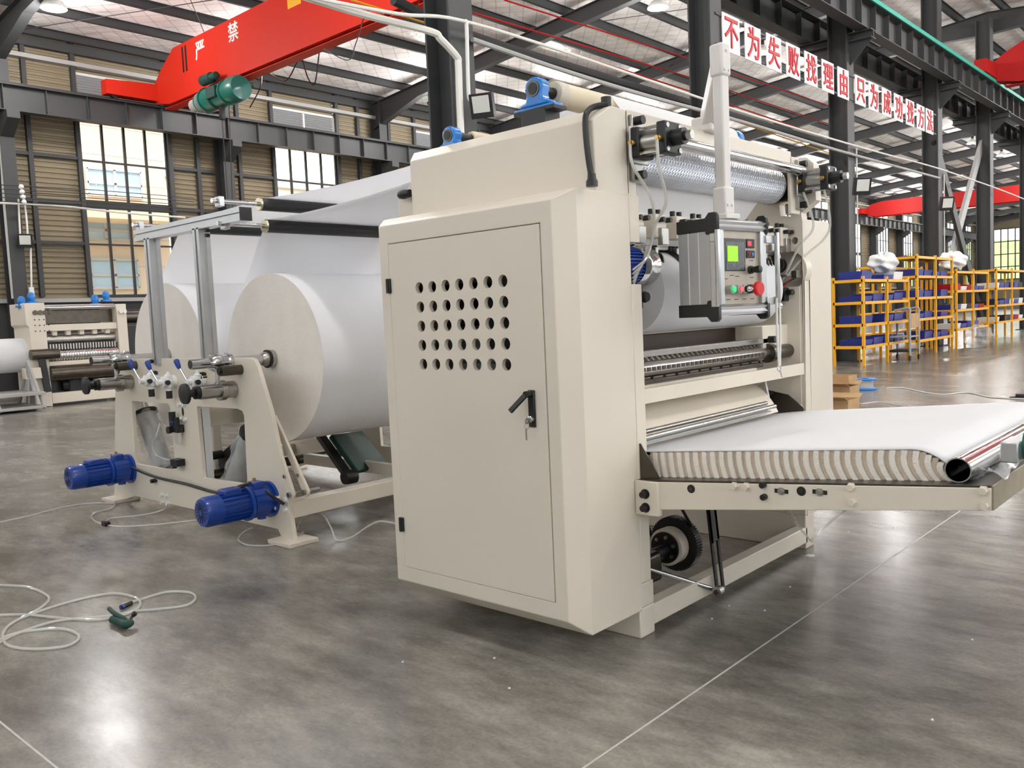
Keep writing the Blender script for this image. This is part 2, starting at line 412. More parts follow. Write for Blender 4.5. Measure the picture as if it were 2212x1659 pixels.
# windows
rows = [(2.62, 4.15), (4.15, 5.2), (5.45, 6.58), (6.58, 7.72)]
for k, (a, b) in enumerate(wins):
    wn = MB()
    q = (b-a)/4
    for j in range(5):
        y = a+q*j; wn.box(WX-.03, WX+.05, y-.032, y+.032, WZ0, WZ1)
    for z, h in ((2.62, .05), (4.15, .025), (5.32, .12), (6.58, .025), (7.72, .04)):
        wn.box(WX-.028, WX+.048, a, b, z-h, z+h)
    o = struct(wn.build('window_%d' % (k+1), 'grey2', smooth=False, origin=(WX, (a+b)/2, WZ0)))
    if 1 <= k <= 4:
        pane = None
        for (z0, z1) in rows:
            for j in range(4):
                MB().box(WX-.006, WX+.002, a+q*j+.03, a+q*(j+1)-.03, z0+.02, z1-.02).build('pane', 'glass', o, smooth=False)
    else:
        MB().box(WX-.006, WX+.002, a+.03, b-.03, WZ0, WZ1).build('pane', 'glass', o, smooth=False)
    fr = MB().box(WX-.03, WX+.06, a, b, LZ0-.04, LZ0+.02).box(WX-.03, WX+.06, a, b, LZ1-.02, LZ1+.05)
    for y in (a, (a+b)/2, b): fr.box(WX-.03, WX+.06, y-.03, y+.03, LZ0, LZ1)
    fr.build('louvre_frame', 'white' if k < 6 else 'grey', o, smooth=False)
    if k < 8:
        sl = None
        for j in range(8):
            z = LZ0+.05+j*.076
            if sl is None: sl = MB().add([(WX-.05, a+.03, z), (WX+.05, a+.03, z+.045), (WX+.05, b-.03, z+.045), (WX-.05, b-.03, z), (WX-.05, a+.03, z+.006), (WX+.05, a+.03, z+.051), (WX+.05, b-.03, z+.051), (WX-.05, b-.03, z+.006)],
                             [(0,3,2,1),(4,5,6,7),(0,1,5,4),(1,2,6,5),(2,3,7,6),(3,0,4,7)]).build('louvre_slat', 'louvre', o, smooth=False)
            else: share(sl, (0, 0, .076*j), o)
# far end wall with two windows
we = MB(); ew = [(-22.7, -19.9), (-16.5, -13.5), (-2, 2.5), (5, 9.5)]
zs = [3.2, 8.7]
cur = WX
for a, b in ew+[(RX, RX)]:
    we.box(cur, a, Y1, Y1+.2, 0, 11.6)
    if b > a: we.box(a, b, Y1, Y1+.2, 0, zs[0]); we.box(a, b, Y1, Y1+.2, zs[1], 11.6)
    cur = b
struct(we.build('wall_far', 'clad', smooth=False))
for k, (a, b) in enumerate(ew):
    wn = MB()
    for j in range(5): x = a+(b-a)*j/4; wn.box(x-.05, x+.05, Y1-.03, Y1+.1, zs[0], zs[1])
    for j in range(5): z = zs[0]+(zs[1]-zs[0])*j/4; wn.box(a, b, Y1-.02, Y1+.09, z-.05, z+.05)
    o = struct(wn.build('window_%d' % (len(wins)+k+1), 'grey2', smooth=False))
    MB().box(a, b, Y1+.03, Y1+.04, zs[0], zs[1]).build('pane', 'glass', o, smooth=False)

# unseen near and right walls, with windows added to bring in daylight
NZ = 4.4
wn_ = MB().box(WX-.2, RX+.2, Y0-.25, Y0-.05, 0, NZ).box(WX-.2, RX+.2, Y0-.25, Y0-.05, 7.7, 11.5)
npn = []
for i in range(7):
    xa = WX-.2+5.25*i; wn_.box(xa, xa+1.3, Y0-.25, Y0-.05, NZ, 7.7); npn.append((xa+1.3, min(xa+5.25, RX)))
struct(wn_.build('wall_near', 'cladl', smooth=False))
for i, (a, b) in enumerate(npn):
    wn = MB()
    for j in range(5): x = a+(b-a)*j/4; wn.box(x-.035, x+.035, Y0-.2, Y0-.1, NZ, 7.7)
    for z in (NZ, 6.4, 7.7): wn.box(a, b, Y0-.2, Y0-.1, z-.035, z+.035)
    o = struct(wn.build('window_%d' % (40+i), 'grey2', smooth=False))  # added windows out of view, lighting the sides that face this wall
    MB().box(a, b, Y0-.15, Y0-.14, NZ, 7.7).build('pane', 'glass', o, smooth=False)
wr = MB()
wr.box(RX, RX+.2, Y0, Y1, 0, 2.4); wr.box(RX, RX+.2, Y0, Y1, 7.7, 9.9)
for i, c in enumerate(YB[:-1]): wr.box(RX, RX+.2, c-.9, c+.9, 2.4, 7.7)
wro = struct(wr.build('wall_right', 'cladl', smooth=False))
for i, c in enumerate(YB[:-1]):
    a, b = c+.9, YB[i+1]-.9
    wn = MB()
    for j in range(5): y = a+(b-a)*j/4; wn.box(RX, RX+.1, y-.035, y+.035, 2.4, 7.7)
    for z in (2.4, 4.2, 6.0, 7.7): wn.box(RX, RX+.1, a, b, z-.035, z+.035)
    o = struct(wn.build('window_%d' % (60+i), 'grey2', smooth=False))  # added windows out of view, sending daylight across the hall
    MB().box(RX+.04, RX+.05, a, b, 2.4, 7.7).build('pane', 'glass', o, smooth=False)

# wall columns with crane brackets
def hsec(mb, x, y, z0, z1, dx, dy, tf=.025, tw=.018, along='x'):
    """H section: flanges normal to 'along'"""
    if along == 'x':
        mb.box(x-dx/2, x-dx/2+tf, y-dy/2, y+dy/2, z0, z1); mb.box(x+dx/2-tf, x+dx/2, y-dy/2, y+dy/2, z0, z1); mb.box(x-dx/2+tf, x+dx/2-tf, y-tw/2, y+tw/2, z0, z1)
    else:
        mb.box(x-dx/2, x+dx/2, y-dy/2, y-dy/2+tf, z0, z1); mb.box(x-dx/2, x+dx/2, y+dy/2-tf, y+dy/2, z0, z1); mb.box(x-tw/2, x+tw/2, y-dy/2+tf, y+dy/2-tf, z0, z1)
RZ = 7.48                                     # underside of the wall runway beam
for i, y in enumerate(YB):
    mb = MB(); hsec(mb, WX+.42, y, 0, 9.75, .55, .36)
    mb.prism('y', [(WX+.69, RZ-.02), (WX+1.3, RZ-.02), (WX+1.3, RZ-.22), (WX+.69, RZ-.62)], y-.16, y+.16)
    o = mb.build('wall_column', 'grey', wlo, smooth=False)

def runway(name, x, y0, y1, zb, h, stiff, label, railm, parent=None, step=1.08, wd=.3):
    root = thing(name, label, 'beam', (x, (y0+y1)/2, zb))
    MB().box(x-.012, x+.012, y0, y1, zb+.02, zb+h-.02).build('beam_web', 'grey', root, smooth=False)
    MB().box(x-wd/2, x+wd/2, y0, y1, zb, zb+.022).build('lower_flange', 'grey', root, smooth=False)
    MB().box(x-wd/2-.05, x+wd/2+.05, y0, y1, zb+h-.022, zb+h).build('upper_flange', 'grey', root, smooth=False)
    MB().box(x-.035, x+.035, y0, y1, zb+h, zb+h+.09).build('crane_rail', railm, root, smooth=False)
    st = None; y = y0+.3; k = 0
    while y < min(y1, y0+90):
        if st is None: st = MB().box(x-wd/2, x+wd/2, y-.008, y+.008, zb+.022, zb+h-.022).build('stiffener', 'grey', root, smooth=False)
        else: share(st, (0, k*step, 0), root)
        k += 1; y = y0+.3+k*step
    return root
runway('crane_runway_beam', WX+1.0, Y0, Y1, RZ, .68, True, 'grey riveted crane runway beam along the windowed left wall', 'grey2')
runway('crane_runway_beam', MX-.8, 2.0, Y1, 7.78, .64, True, 'grey crane runway beam on the far side of the middle columns', 'grey2')
runway('crane_runway_beam', MX+.55, 2.0, Y1, 7.78, .64, True, 'grey crane runway beam with teal rail above the red lettered boards', 'teal', step=.9)
tl = MB().box(MX+.55+.2, MX+.55+.235, 2.0, Y1, 8.4, 8.5).build('rail_guard', 'teal', bpy.data.objects['crane_runway_beam.002'], smooth=False)

# middle row of columns
MY = [4.98, 11.62, 18.1, 25.15, 31.1, 37.6] + [44.1+6.5*i for i in range(9)]
for i, y in enumerate(MY):
    lab = 'grey steel column with white conduit and floodlights behind the upper machine' if i == 0 else 'grey steel H column in the middle row with crane brackets'
    root = thing('steel_column', lab, 'column', (MX, y, 0), None if i == 0 else 'middle row columns')
    mb = MB(); hsec(mb, MX, y, 0, 11.0, .46, .42, .03, .02)
    mb.build('shaft', 'grey', root, smooth=False)
    MB().box(MX-.34, MX+.34, y-.32, y+.32, 0, .035).build('base_plate', 'grey', root, smooth=False)
    for sx, xe in ((-1, -1.02), (1, .78)):
        MB().prism('y', [(MX+sx*.23, 7.76), (MX+xe, 7.76), (MX+xe, 7.58), (MX+sx*.23, 7.05)], y-.012, y+.012).box(min(MX+sx*.23, MX+xe), max(MX+sx*.23, MX+xe), y-.17, y+.17, 7.74, 7.765).box(min(MX+sx*.23, MX+xe), max(MX+sx*.23, MX+xe), y-.15, y+.15, 7.57, 7.59).build('crane_bracket', 'grey', root, smooth=False)
# big cross braces in one bay of the middle row
for (m, lab, pa, pb) in (('grey', 'dark grey diagonal brace between the far columns', (2018, 300), (2108, 640)), ('greyl', 'pale grey diagonal brace crossing behind the yellow racks', (2126, 290), (2032, 640))):
    xx = MX+.05 if m == 'grey' else MX-.12
    p = on(*pa, x=xx); q = on(*pb, x=xx); d = (q-p); q = p+d*((p.z-.0)/(p.z-q.z)) if abs(d.z) > .1 else q
    o = MB().bar(p, q, .1, .34, (0, 1, 0)).build('diagonal_brace', m, smooth=False); tag(o, lab, 'brace')

# lettered boards hung along the middle runway
FX = MX+.02
TXT = '不为失败找理由只为成功找方法'
lefts = [435, 568, 695, 812, 920, 1022, 1115, 1218, 1298, 1377, 1448, 1518, 1582, 1635]
ys = [on(1400+l/2.724, (70+(l-435)*.466)/2.724, x=FX+.25).y for l in lefts]
def glyph(ch, size, m, parent, depth=.006):
    cu = bpy.data.curves.new('t', 'FONT'); cu.body = ch; cu.size = size; cu.extrude = depth; cu.align_x = 'CENTER'; cu.align_y = 'CENTER'; cu.bevel_depth = .014*size; cu.bevel_resolution = 0
    o = bpy.data.objects.new('t', cu); COL.objects.link(o)
    bpy.context.view_layer.update()
    me = bpy.data.meshes.new_from_object(o.evaluated_get(bpy.context.evaluated_depsgraph_get()))
    bpy.data.objects.remove(o); bpy.data.curves.remove(cu)
    me.materials.clear(); me.materials.append(M[m])
    if me.vertices:
        X = [v.co.x for v in me.vertices]; Yv = [v.co.y for v in me.vertices]; cx, cy = (min(X)+max(X))/2, (min(Yv)+max(Yv))/2
        sc = size/max(max(X)-min(X), max(Yv)-min(Yv), 1e-4)
        for v in me.vertices: v.co.x = (v.co.x-cx)*sc; v.co.y = (v.co.y-cy)*sc
    return me
ORD = 'first second third fourth fifth sixth seventh eighth ninth tenth eleventh twelfth thirteenth'.split()
SGN = ['against the dark column starting the row']+['%s from the dark starting column' % q for q in ORD[1:]]+['last one, beside the diagonal brace']
RYZ = Matrix(((0, 0, 1), (1, 0, 0), (0, 1, 0)))           # text x -> +Y, text y -> +Z, out -> +X
for i, (ch, y) in enumerate(zip(TXT, ys)):
    wd = .67
    root = thing('sign_board', 'white sign board with a red character, %s' % SGN[i], 'sign', (FX+.25, y+wd/2, 6.2), 'red lettered boards')
    MB().box(FX+.235, FX+.25, y, y+wd, 6.2, 6.88).build('board', 'signw', root, smooth=False)
    me = glyph(ch, .56, 'signr', root); o = bpy.data.objects.new('character', me); COL.objects.link(o); o.parent = root
    me.transform(Matrix.Diagonal((.95, 1.06, 1, 1))); me.transform(RYZ.to_4x4()); o.location = (.006, 0, .35)
rl = MB().box(FX+.2, FX+.23, ys[0]-.2, ys[-1]+1, 6.8, 6.84).box(FX+.2, FX+.23, ys[0]-.2, ys[-1]+1, 6.25, 6.29).build('sign_rail', 'grey', smooth=False)
tag(rl, 'pair of thin steel rails carrying the red lettered boards', 'rail')

# ---- cranes
def crane(y, xa, xb, zb, m, label, depth=1.25, wd=.5, hoist=False, txt=False):
    root = thing('overhead_crane', label, 'crane', ((xa+xb)/2, y, zb-.5))
    tp = .9
    ht = zb+depth
    poly = [(xa, zb+.0), (xa+tp, zb-.18), (xb-tp, zb-.18), (xb, zb), (xb, zb+.45), (xb-tp*1.5, ht), (xa+tp*1.5, ht), (xa+.45, zb+.8), (xa, zb+.45)]
    MB().prism('y', poly, y-wd/2, y+wd/2).build('girder', m, root, smooth=False)
    MB().box(xa+tp*.5, xb-tp*.5, y-.16, y+.16, zb-.24, zb-.22).box(xa+tp*.5, xb-tp*.5, y-.012, y+.012, zb-.22, zb-.18).build('hoist_track', m, root, smooth=False)
    for x in (xa+.1, xb-.1):
        MB().prism('x', [(y-1.75, zb+.02), (y-1.75, zb+.42), (y-.4, zb+.5), (y+.4, zb+.5), (y+1.75, zb+.42), (y+1.75, zb+.02)], x-.17, x+.17).build('end_carriage', m, root, smooth=False)
        for s in (-1.5, 1.5): MB().cyl((x-.06, y+s, zb+.12), (x+.06, y+s, zb+.12), .15, 20).build('wheel', 'grey2', root)
    return root
cx0, cx1 = WX+1.0, MX-.8
cranes = crane(9.75, cx0, cx1, 8.27, 'red', 'red orange overhead crane with green hoist spanning the left bay', 1.3)
ZC = 8.27
for k in (0, 1): MB().box(cx0+1.85+.18*k, cx0+1.93+.18*k, 9.75-.256, 9.75-.25, ZC+.5, ZC+1.2).build('stripe', 'black', cranes, smooth=False)
RXZ = Matrix(((1, 0, 0), (0, 0, -1), (0, 1, 0)))          # text x -> +X, text y -> +Z, out -> -Y
for ch, px, py in (('严', 432, 108), ('禁', 504, 68)):
    p = on(px, py, y=9.5); me = glyph(ch, .5, 'white', cranes); me.transform(RXZ.to_4x4())
    o = bpy.data.objects.new('lettering', me); COL.objects.link(o); o.parent = cranes; o.location = p-cranes.location+Vector((0, -.003, 0))
pl = on(637, 4, y=9.5); MB().box(pl.x-.3, pl.x+.25, 9.492, 9.499, pl.z-.1, pl.z+.4).build('yellow_plate', 'yellow', cranes, smooth=False)
# hoist: drum, motors, trolley
hz = ZC-.27
hp = on(478, 205, y=9.35)
hx = hp.x
h = thing('wire_rope_hoist', 'green wire rope hoist slung under the red orange crane girder', 'hoist', (hx, 9.75, hz-.6))
MB().lathe((hx-1.1, 9.35, hz-.32), (1, 0, 0), [(0, .2), (.05, .26), (.35, .26), (.38, .3), (1.7, .3), (1.74, .34), (2.0, .34), (2.1, .3), (2.12, .05)], 28).build('drum', 'green', h)
MB().lathe((hx-1.5, 9.35, hz-.32), (1, 0, 0), [(0, .1), (.04, .17), (.36, .17), (.4, .2)], 24).build('motor', 'greyl', h)
for k in range(6): MB().lathe((hx-.95+.045*k, 9.35, hz-.32), (1, 0, 0), [(0, .275), (.018, .275)], 24).build('cooling_fin', 'greyl', h)
MB().box(hx-.6, hx+.6, 9.45, 10.0, hz-.12, hz-.02).build('trolley', 'black', h, bevel=.02)
for k, dx in enumerate((-.7, -.2, .35, .7)):
    MB().lathe((hx+dx, 9.35, hz-.32), (1, 0, 0), [(0, .3), (.0, .335), (.05, .335), (.05, .3)], 28).build('drum_band', 'dgreen' if k % 2 else 'green', h)
for dx in (-.45, .45): MB().bar((hx+dx, 9.5, hz-.05), (hx+dx, 9.35, hz-.3), .1, .03).build('hanger', 'black', h)
MB().box(hx-.2, hx+.25, 9.0, 9.12, hz-.45, hz-.15).build('control_box', 'dgreen', h, bevel=.02)
MB().lathe((hx-.75, 9.25, hz+.18), (1, 0, 0), [(0, .08), (.03, .14), (.5, .14), (.52, .1), (.75, .1), (.78, .04)], 20).build('travel_motor', 'dgreen', h)
MB().box(hx-.1, hx+.05, 9.3, 9.4, hz-.95, hz-.6).build('rope_guide', 'black', h)
for dx in (-.05, .35): MB().tube([(hx+dx, 9.35, hz-.6), (hx+dx*.3, 9.35, 3.6)], .012, 6).build('wire_rope', 'grey2', h)
MB().lathe((hx+.05, 9.35, 3.2), (0, 0, 1), [(0, .05), (.05, .14), (.3, .16), (.4, .1), (.42, .04)], 16).build('hook_block', 'grey2', h)
p0 = on(1872, 466, x=cx0)
crane(p0.y, cx0, cx1, 8.25, 'red2', 'distant red overhead crane far down the left bay', .95)
pr_ = on(2140, 172, x=MX+.55)
crane(pr_.y, MX+.55, RX-.8, 8.5, 'red2', 'red overhead crane on the teal rail in the right bay', 1.25, .6)

# crane feeder cables in loops
cab = [on(a, b, y=11.0) for a, b in ((700, 38), (690, 110), (680, 180), (665, 168), (650, 120), (640, 138), (615, 175), (570, 155), (562, 190), (540, 232))]
MB().tube(cr(cab, 6), .018, 6).build('festoon_cable', 'black', cranes)
cab = [on(a, b, y=9.3) for a, b in ((905, 5), (870, 60), (800, 20), (770, 90), (752, 130), (700, 105))]
MB().tube(cr(cab, 6), .012, 6).build('loose_cable', 'black', cranes)

# conduits and wires along the column row
def line(name, pts, r, m, label, cat):
    return tag(MB().tube(cr(pts, 6), r, 8).build(name, m), label, cat)
X1 = MX+.42
line('conduit', [on(640, -12, x=X1), on(860, 30, x=X1), on(1000, 45, x=X1), on(1250, 122, x=X1), on(1583, 235, x=X1), on(1807, 303, x=X1), on(1920, 335, x=X1), on(2024, 363, x=X1), on(2145, 404, x=X1), on(2212, 430, x=X1)], .022, 'whitew', 'white conduit strung from column to column at lamp height', 'pipe')
X2 = MX+.3
line('vent_pipe', [on(560, -40, x=X2), on(690, 2, x=X2), on(800, 35, x=X2), on(930, 68, x=X2), on(952, 85, x=X2), on(986, 122, x=X2), on(990, 140, x=X2), on(992, 200, x=X2), on(996, 300, x=X2), on(1000, 420, x=X2)], .046, 'whitew', 'white pipe bending down the column behind the machine', 'pipe')
line('water_pipe', [on(1020, 85, x=X2), on(1210, 150, x=X2), on(1390, 205, x=X2), on(1600, 262, x=X2), on(1810, 325, x=X2), on(2030, 385, x=X2)], .034, 'greyl', 'long cream pipe running level under the roof past the columns', 'pipe')
line('cable_tray', [on(850, 0, x=MX-.7), on(1020, 78, x=MX-.7), on(1300, 165, x=MX-.7), on(1500, 225, x=MX-.7), on(1800, 312, x=MX-.7)], .07, 'grey2', 'dark cable tray running behind the middle columns', 'cable tray')
for k, (pa, pb, m, nm) in enumerate((((760, 0), (1500, 232), 'yellow', 'thin yellow crane conductor wire under the roof'), ((930, 0), (1500, 170), 'red2', 'thin red crane conductor wire beneath its twin'), ((1090, 0), (1500, 130), 'red2', 'thin red crane conductor wire nearest the ridge'), ((1030, 50), (1500, 200), 'red2', 'thin dark red conductor wire over the yellow one'))):
    tag(MB().tube([on(*pa, x=MX-.9), on(*pb, x=MX-.9), on(pb[0]+340, pb[1]+115, x=MX-.9)], .014, 6).build('conductor_wire', m), nm, 'wire')
line('drop_conduit', [on(1006, 48, x=X1), on(1008, 60, x=X1), on(1012, 200, x=X1), on(1018, 215, x=X1), on(1026, 218, x=X1)], .025, 'whitew', 'thin white conduit dropping to the black floodlight', 'pipe')
for i, y in enumerate(MY[1:4]):
    xd = MX+.26
    MB
    tag(MB().tube([(xd, y+.24, 5.15), (xd, y+.24, 1.3)], .02, 6).build('drop_conduit', 'whitew'), 'thin white conduit running down the flange of a middle column', 'pipe', 'column conduits')

# floodlights
def flood(p, face, sz, label, m='lamp'):
    root = thing('floodlight', label, 'lamp', p)
    f = Vector(face).normalized(); sd = f.cross(Vector((0, 0, 1))).normalized(); u = sd.cross(f)
    def bx(a0, a1, b0, b1, c0, c1, nm, mm):
        vs = [Vector(p)+sd*a+u*b+f*c for c in (c0, c1) for (a, b) in ((a0, b0), (a1, b0), (a1, b1), (a0, b1))]
        return MB().add(vs, [(0,3,2,1),(4,5,6,7),(0,1,5,4),(1,2,6,5),(2,3,7,6),(3,0,4,7)]).build(nm, mm, root, bevel=.006)
    h_ = sz/2
    bx(-h_, h_, -h_, h_, -.06, .05, 'housing', 'black')
    bx(-h_*.74, h_*.74, -h_*.55, h_*.8, .05, .056, 'lens', m)
    for k in range(6): bx(-h_*.8+k*h_*.32-.008, -h_*.8+k*h_*.32+.008, -h_*.8, h_*.8, -.12, -.06, 'cooling_fin', 'black')
    bx(-h_*.2, h_*.2, -h_*.3, -h_*.05, -.3, -.12, 'bracket', 'black')
    return root
flood(on(1042, 228, x=MX+.55), (.45, -1, -.3), .3, 'black floodlight with pale square lens on the column')
flood(on(946, 246, x=MX-.42), (-.9, -.6, -.5), .32, 'black floodlight turned away on the far side of the column')
flood(on(1862, 402, x=MX+.6), (.8, -.8, -.3), .4, 'small black floodlight on the second column past the lettered boards')
flood(on(2045, 440, x=MX+.5), (.8, -.8, -.3), .4, 'small black floodlight on the braced column')
flood(on(54, 520, x=WX+.9), (1, -.3, -.2), .36, 'small floodlight lit white on the left wall column')
# white wiring of the left wall column
for k, dx in enumerate((-8, 8)):
    line('wall_conduit', [on(46+dx*.8, 430, x=WX+.85), on(50+dx, 480, x=WX+.85), on(52+dx, 515, x=WX+.85)], .025, 'whitew', 'white conduit pair feeding the floodlight on the left wall column', 'pipe')['group'] = 'wall lamp conduits'
line('wall_conduit', [on(66, 525, x=WX+.85), on(68, 620, x=WX+.85)], .025, 'whitew', 'single white conduit below the left wall floodlight', 'pipe')
tag(MB().box(*[v for v in (WX+.8, WX+.9)], on(62, 620, x=WX+.85).y, on(72, 620, x=WX+.85).y, 2.55, 2.85).build('socket_box', 'white', bevel=.01), 'small white socket box at the end of the wall conduit', 'box')
line('wall_conduit', [on(-20, 438, x=WX+.95), on(120, 444, x=WX+.95), on(250, 458, x=WX+.95), on(400, 470, x=WX+.95)], .03, 'whitew', 'long white conduit crossing in front of the tall left window', 'pipe')
for k in range(5):
    tag(MB().tube([on(-20, 398+9*k, x=WX+1.02), on(200, 410+9*k, x=WX+1.02), on(420, 428+8*k, x=WX+1.02)], .012, 6).build('conductor_wire', 'grey2'), 'thin bare conductor wire crossing the tall left window', 'wire', 'wires before the left window')
for k in range(4):
    p = on(44+2*k, 405+11*k, x=WX+.98)
    tag(MB().lathe(p, (1, 0, .2), [(0, .03), (.03, .06), (.06, .03), (.09, .06), (.12, .03)], 12).build('insulator', 'white'), 'small white insulator stacked on the left wall column', 'insulator', 'insulators on the left wall column')
line('down_pipe', [on(2, 240, x=WX+.5), on(12, 420, x=WX+.5), on(24, 560, x=WX+.5), on(32, 645, x=WX+.5)], .085, 'whitew', 'thick white rain pipe on the left wall', 'pipe')
# dome lamps: four rows along the hall, lit
def dome_lamp(x, y, z, lab, grp):
    p = Vector((x, y, z))
    r = thing('dome_lamp', lab, 'lamp', p, grp)
    MB().lathe(p, (0, 0, 1), [(-.05, .3), (0, .29), (.1, .22), (.18, .1), (.22, .06)], 28, caps=False).build('shade', 'lamp', r)
    MB().lathe(p+Vector((0, 0, .22)), (0, 0, 1), [(0, .07), (.2, .07), (.22, .03), (zr(x)-.24-z-.22, .012)], 14).build('stem', 'grey2', r)
    MB().lathe(p+Vector((0, 0, -.06)), (0, 0, 1), [(0, .2), (.03, .26)], 24).build('lens', 'lens', r)
    l = bpy.data.lights.new('lamp_light', 'POINT'); l.energy = LAMP_W; l.shadow_soft_size = .36; l.color = (1, .985, .97)
    o = bpy.data.objects.new('lamp_light', l); COL.objects.link(o); o.parent = r; o.location = (0, 0, -.55)
LAMP_W = 390
M['lens'] = mat('lit_lamp_lens', (255, 250, 240), .4, 0, 0, emis=2.5)
for (x, z, lab) in ((-20.4, 9.48, 'lit white dome lamp in the row nearest the left wall'), (-11.5, 10.1, 'lit white dome lamp in the row left of the middle columns'), (-.6, 10.1, 'lit white dome lamp in the row right of the middle columns'), (8.3, 9.4, 'lit white dome lamp in the outer right row')):
    for y in YB[1:16]: dome_lamp(x, y+.25, z, lab, lab[10:])

# ---- outside the left windows
yd = struct(MB().box(RX+.2, 90, -60, 150, -.4, -.2).box(-70, RX+.2, -60, Y0-.3, -.4, -.2).build('yard', 'yard', smooth=False))  # unseen ground added beyond the walls to bounce light up to the roof
gr = struct(MB().box(-70, WX-.3, Y0-.3, 150, -.4, -.2).build('ground', 'straw', smooth=False))
bx_ = -33.0
bd = thing('neighbour_building', 'cream tiled building seen through the left windows', 'building', (bx_, 12, 0))
MB().box(bx_-6, bx_, -10, 14.6, -.2, 16).build('wall', 'outcream', bd, smooth=False)
for z in [2+1.1*i for i in range(12)]: MB().box(bx_, bx_+.012, -10, 14.6, z-.02, z+.02).build('tile_joint', 'greyl', bd, smooth=False)
for (pa, pb) in (((184, 362), (306, 428)), ((192, 560), (300, 622)), ((170, 470), (280, 520))):
    a = on(*pa, x=bx_); b = on(*pb, x=bx_)
    w_ = MB().box(bx_, bx_+.06, a.y, b.y, b.z, a.z).build('window', 'outblue', bd, smooth=False)
    f_ = MB()
    for t in (0, .5, 1): y = a.y+(b.y-a.y)*t; f_.box(bx_+.05, bx_+.12, y-.05, y+.05, b.z, a.z)
    for t in (0, .45, 1): z = b.z+(a.z-b.z)*t; f_.box(bx_+.05, bx_+.12, a.y, b.y, z-.05, z+.05)
    f_.build('window_frame', 'greyl', w_, smooth=False)
MB().box(bx_, bx_+1.6, -10, 14.6, 5.9, 6.4).build('canopy', 'outcream', bd, smooth=False)
bd2 = thing('neighbour_building', 'pale low building seen through the second left window', 'building', (-42, 26, 0))
MB().box(-46, -40, 17, 60, -.2, 9.2).build('wall', 'white', bd2, smooth=False)
MB().box(-46.3, -39.6, 16.6, 60.4, 9.2, 9.7).build('parapet', 'greyl', bd2, smooth=False)
hl = MB().grid(lambda u, v: (-60-40*v, -20+220*u, -1+ (10+6*math.sin(u*9)+3*math.sin(u*23))*v), 40, 4).build('hillside', 'outgreen'); tag(hl, 'hazy green hillside beyond the left windows', 'hill')
hl2 = MB().grid(lambda u, v: (-60+110*u, 135+30*v, -1+(9+3*math.sin(u*8))*v), 30, 4).build('hillside', 'outgreen'); tag(hl2, 'hazy hillside beyond the far end windows', 'hill')
# ================================================================ MAIN MACHINE
mc = thing('tissue_folding_machine', 'cream painted tissue folding machine with embossing roller and paper covered drum', 'machine', (-.6, 1.0, 0))
def bolt(mb, p, ax, r=.012, h=.012, n=6): mb.cyl(p, Vector(p)+Vector(ax)*h, r, n)
def sbolt(p, ax, m='black', r=.011, h=.022, parent=None, name='bolt'):
    p = Vector(p); return MB().lathe(p, ax, [(0, r), (h*.85, r), (h, r*.8)], 12).build(name, m, parent or mc)
XL = -1.5                                     # rear of the frame
# near side plate (behind the cabinet and the cover)
MB().prism('y', [(XL, .136), (-.43, .136), (-.43, .246), (-.003, .246), (-.003, 1.57), (-.2, 1.57), (-.2, 1.75), (-.003, 1.75), (-.003, 2.295), (XL+.25, 2.295), (XL, 2.1)], .0195, .085).build('side_frame', 'cream', mc, bevel=.004)
MB().box(-.012, .0045, .016, .09, .25, 1.57).box(-.012, .0045, .0165, .0895, 1.75, 1.95).build('edge_plate', 'cream2', mc, bevel=.003)
# base: long foot, cross beams
MB().box(XL, 0, 0, .115, 0, .135).box(-.42, 0, 0.0005, .1145, .136, .245).build('base_foot', 'cream', mc, bevel=.006)
MB().box(-.07, 0, .115, 1.78, .035, .13).build('base_beam', 'cream2', mc, bevel=.005)
MB().box(XL, XL+.08, .115, 1.78, .035, .13).build('base_beam', 'cream2', mc, bevel=.005)
MB().box(XL, 0, 1.755, 1.875, 0, .2).box(-.12, -.0, 1.755, 1.875, .2, .62).build('base_foot', 'cream', mc, bevel=.006)
# far side plate with its openings, seen from inside
YF = 1.785
def o2(px, py): p = on(px, py, y=YF); return (p.x, p.z)
outer = [(-1.5, .2), (0, .2), (0, 1.94), (-.005, 1.98), o2(1763, 432), o2(1757, 352), o2(1742, 340), o2(1712, 343), (-.3, 2.26), (-1.25, 2.3), (-1.5, 2.1)]
hs = [[o2(1683, 443), o2(1686, 438), o2(1706, 436), o2(1710, 441), o2(1709, 467), o2(1686, 467)],
      circ(*o2(1716, 520), .022, 16), circ(*o2(1702, 585), .115, 24)]
MB().prism('y', outer, YF, 1.86, hs).build('side_frame', 'cream', mc, bevel=.004)
MB().box(-1.2, -.02, YF-.006, YF, .45, 1.555).build('lower_side_panel', 'cream2', mc, bevel=.003)
# far cover box
MB().prism('x', [(1.86, .2), (2.17, .2), (2.2, .25), (2.2, 1.9), (2.17, 1.945), (1.86, 1.945)], -1.3, 0).build('side_cover', 'cream', mc, bevel=.005)
MB().box(-.004, .003, 1.783, 1.9, .2, 1.938).build('end_plate', 'cream', mc)
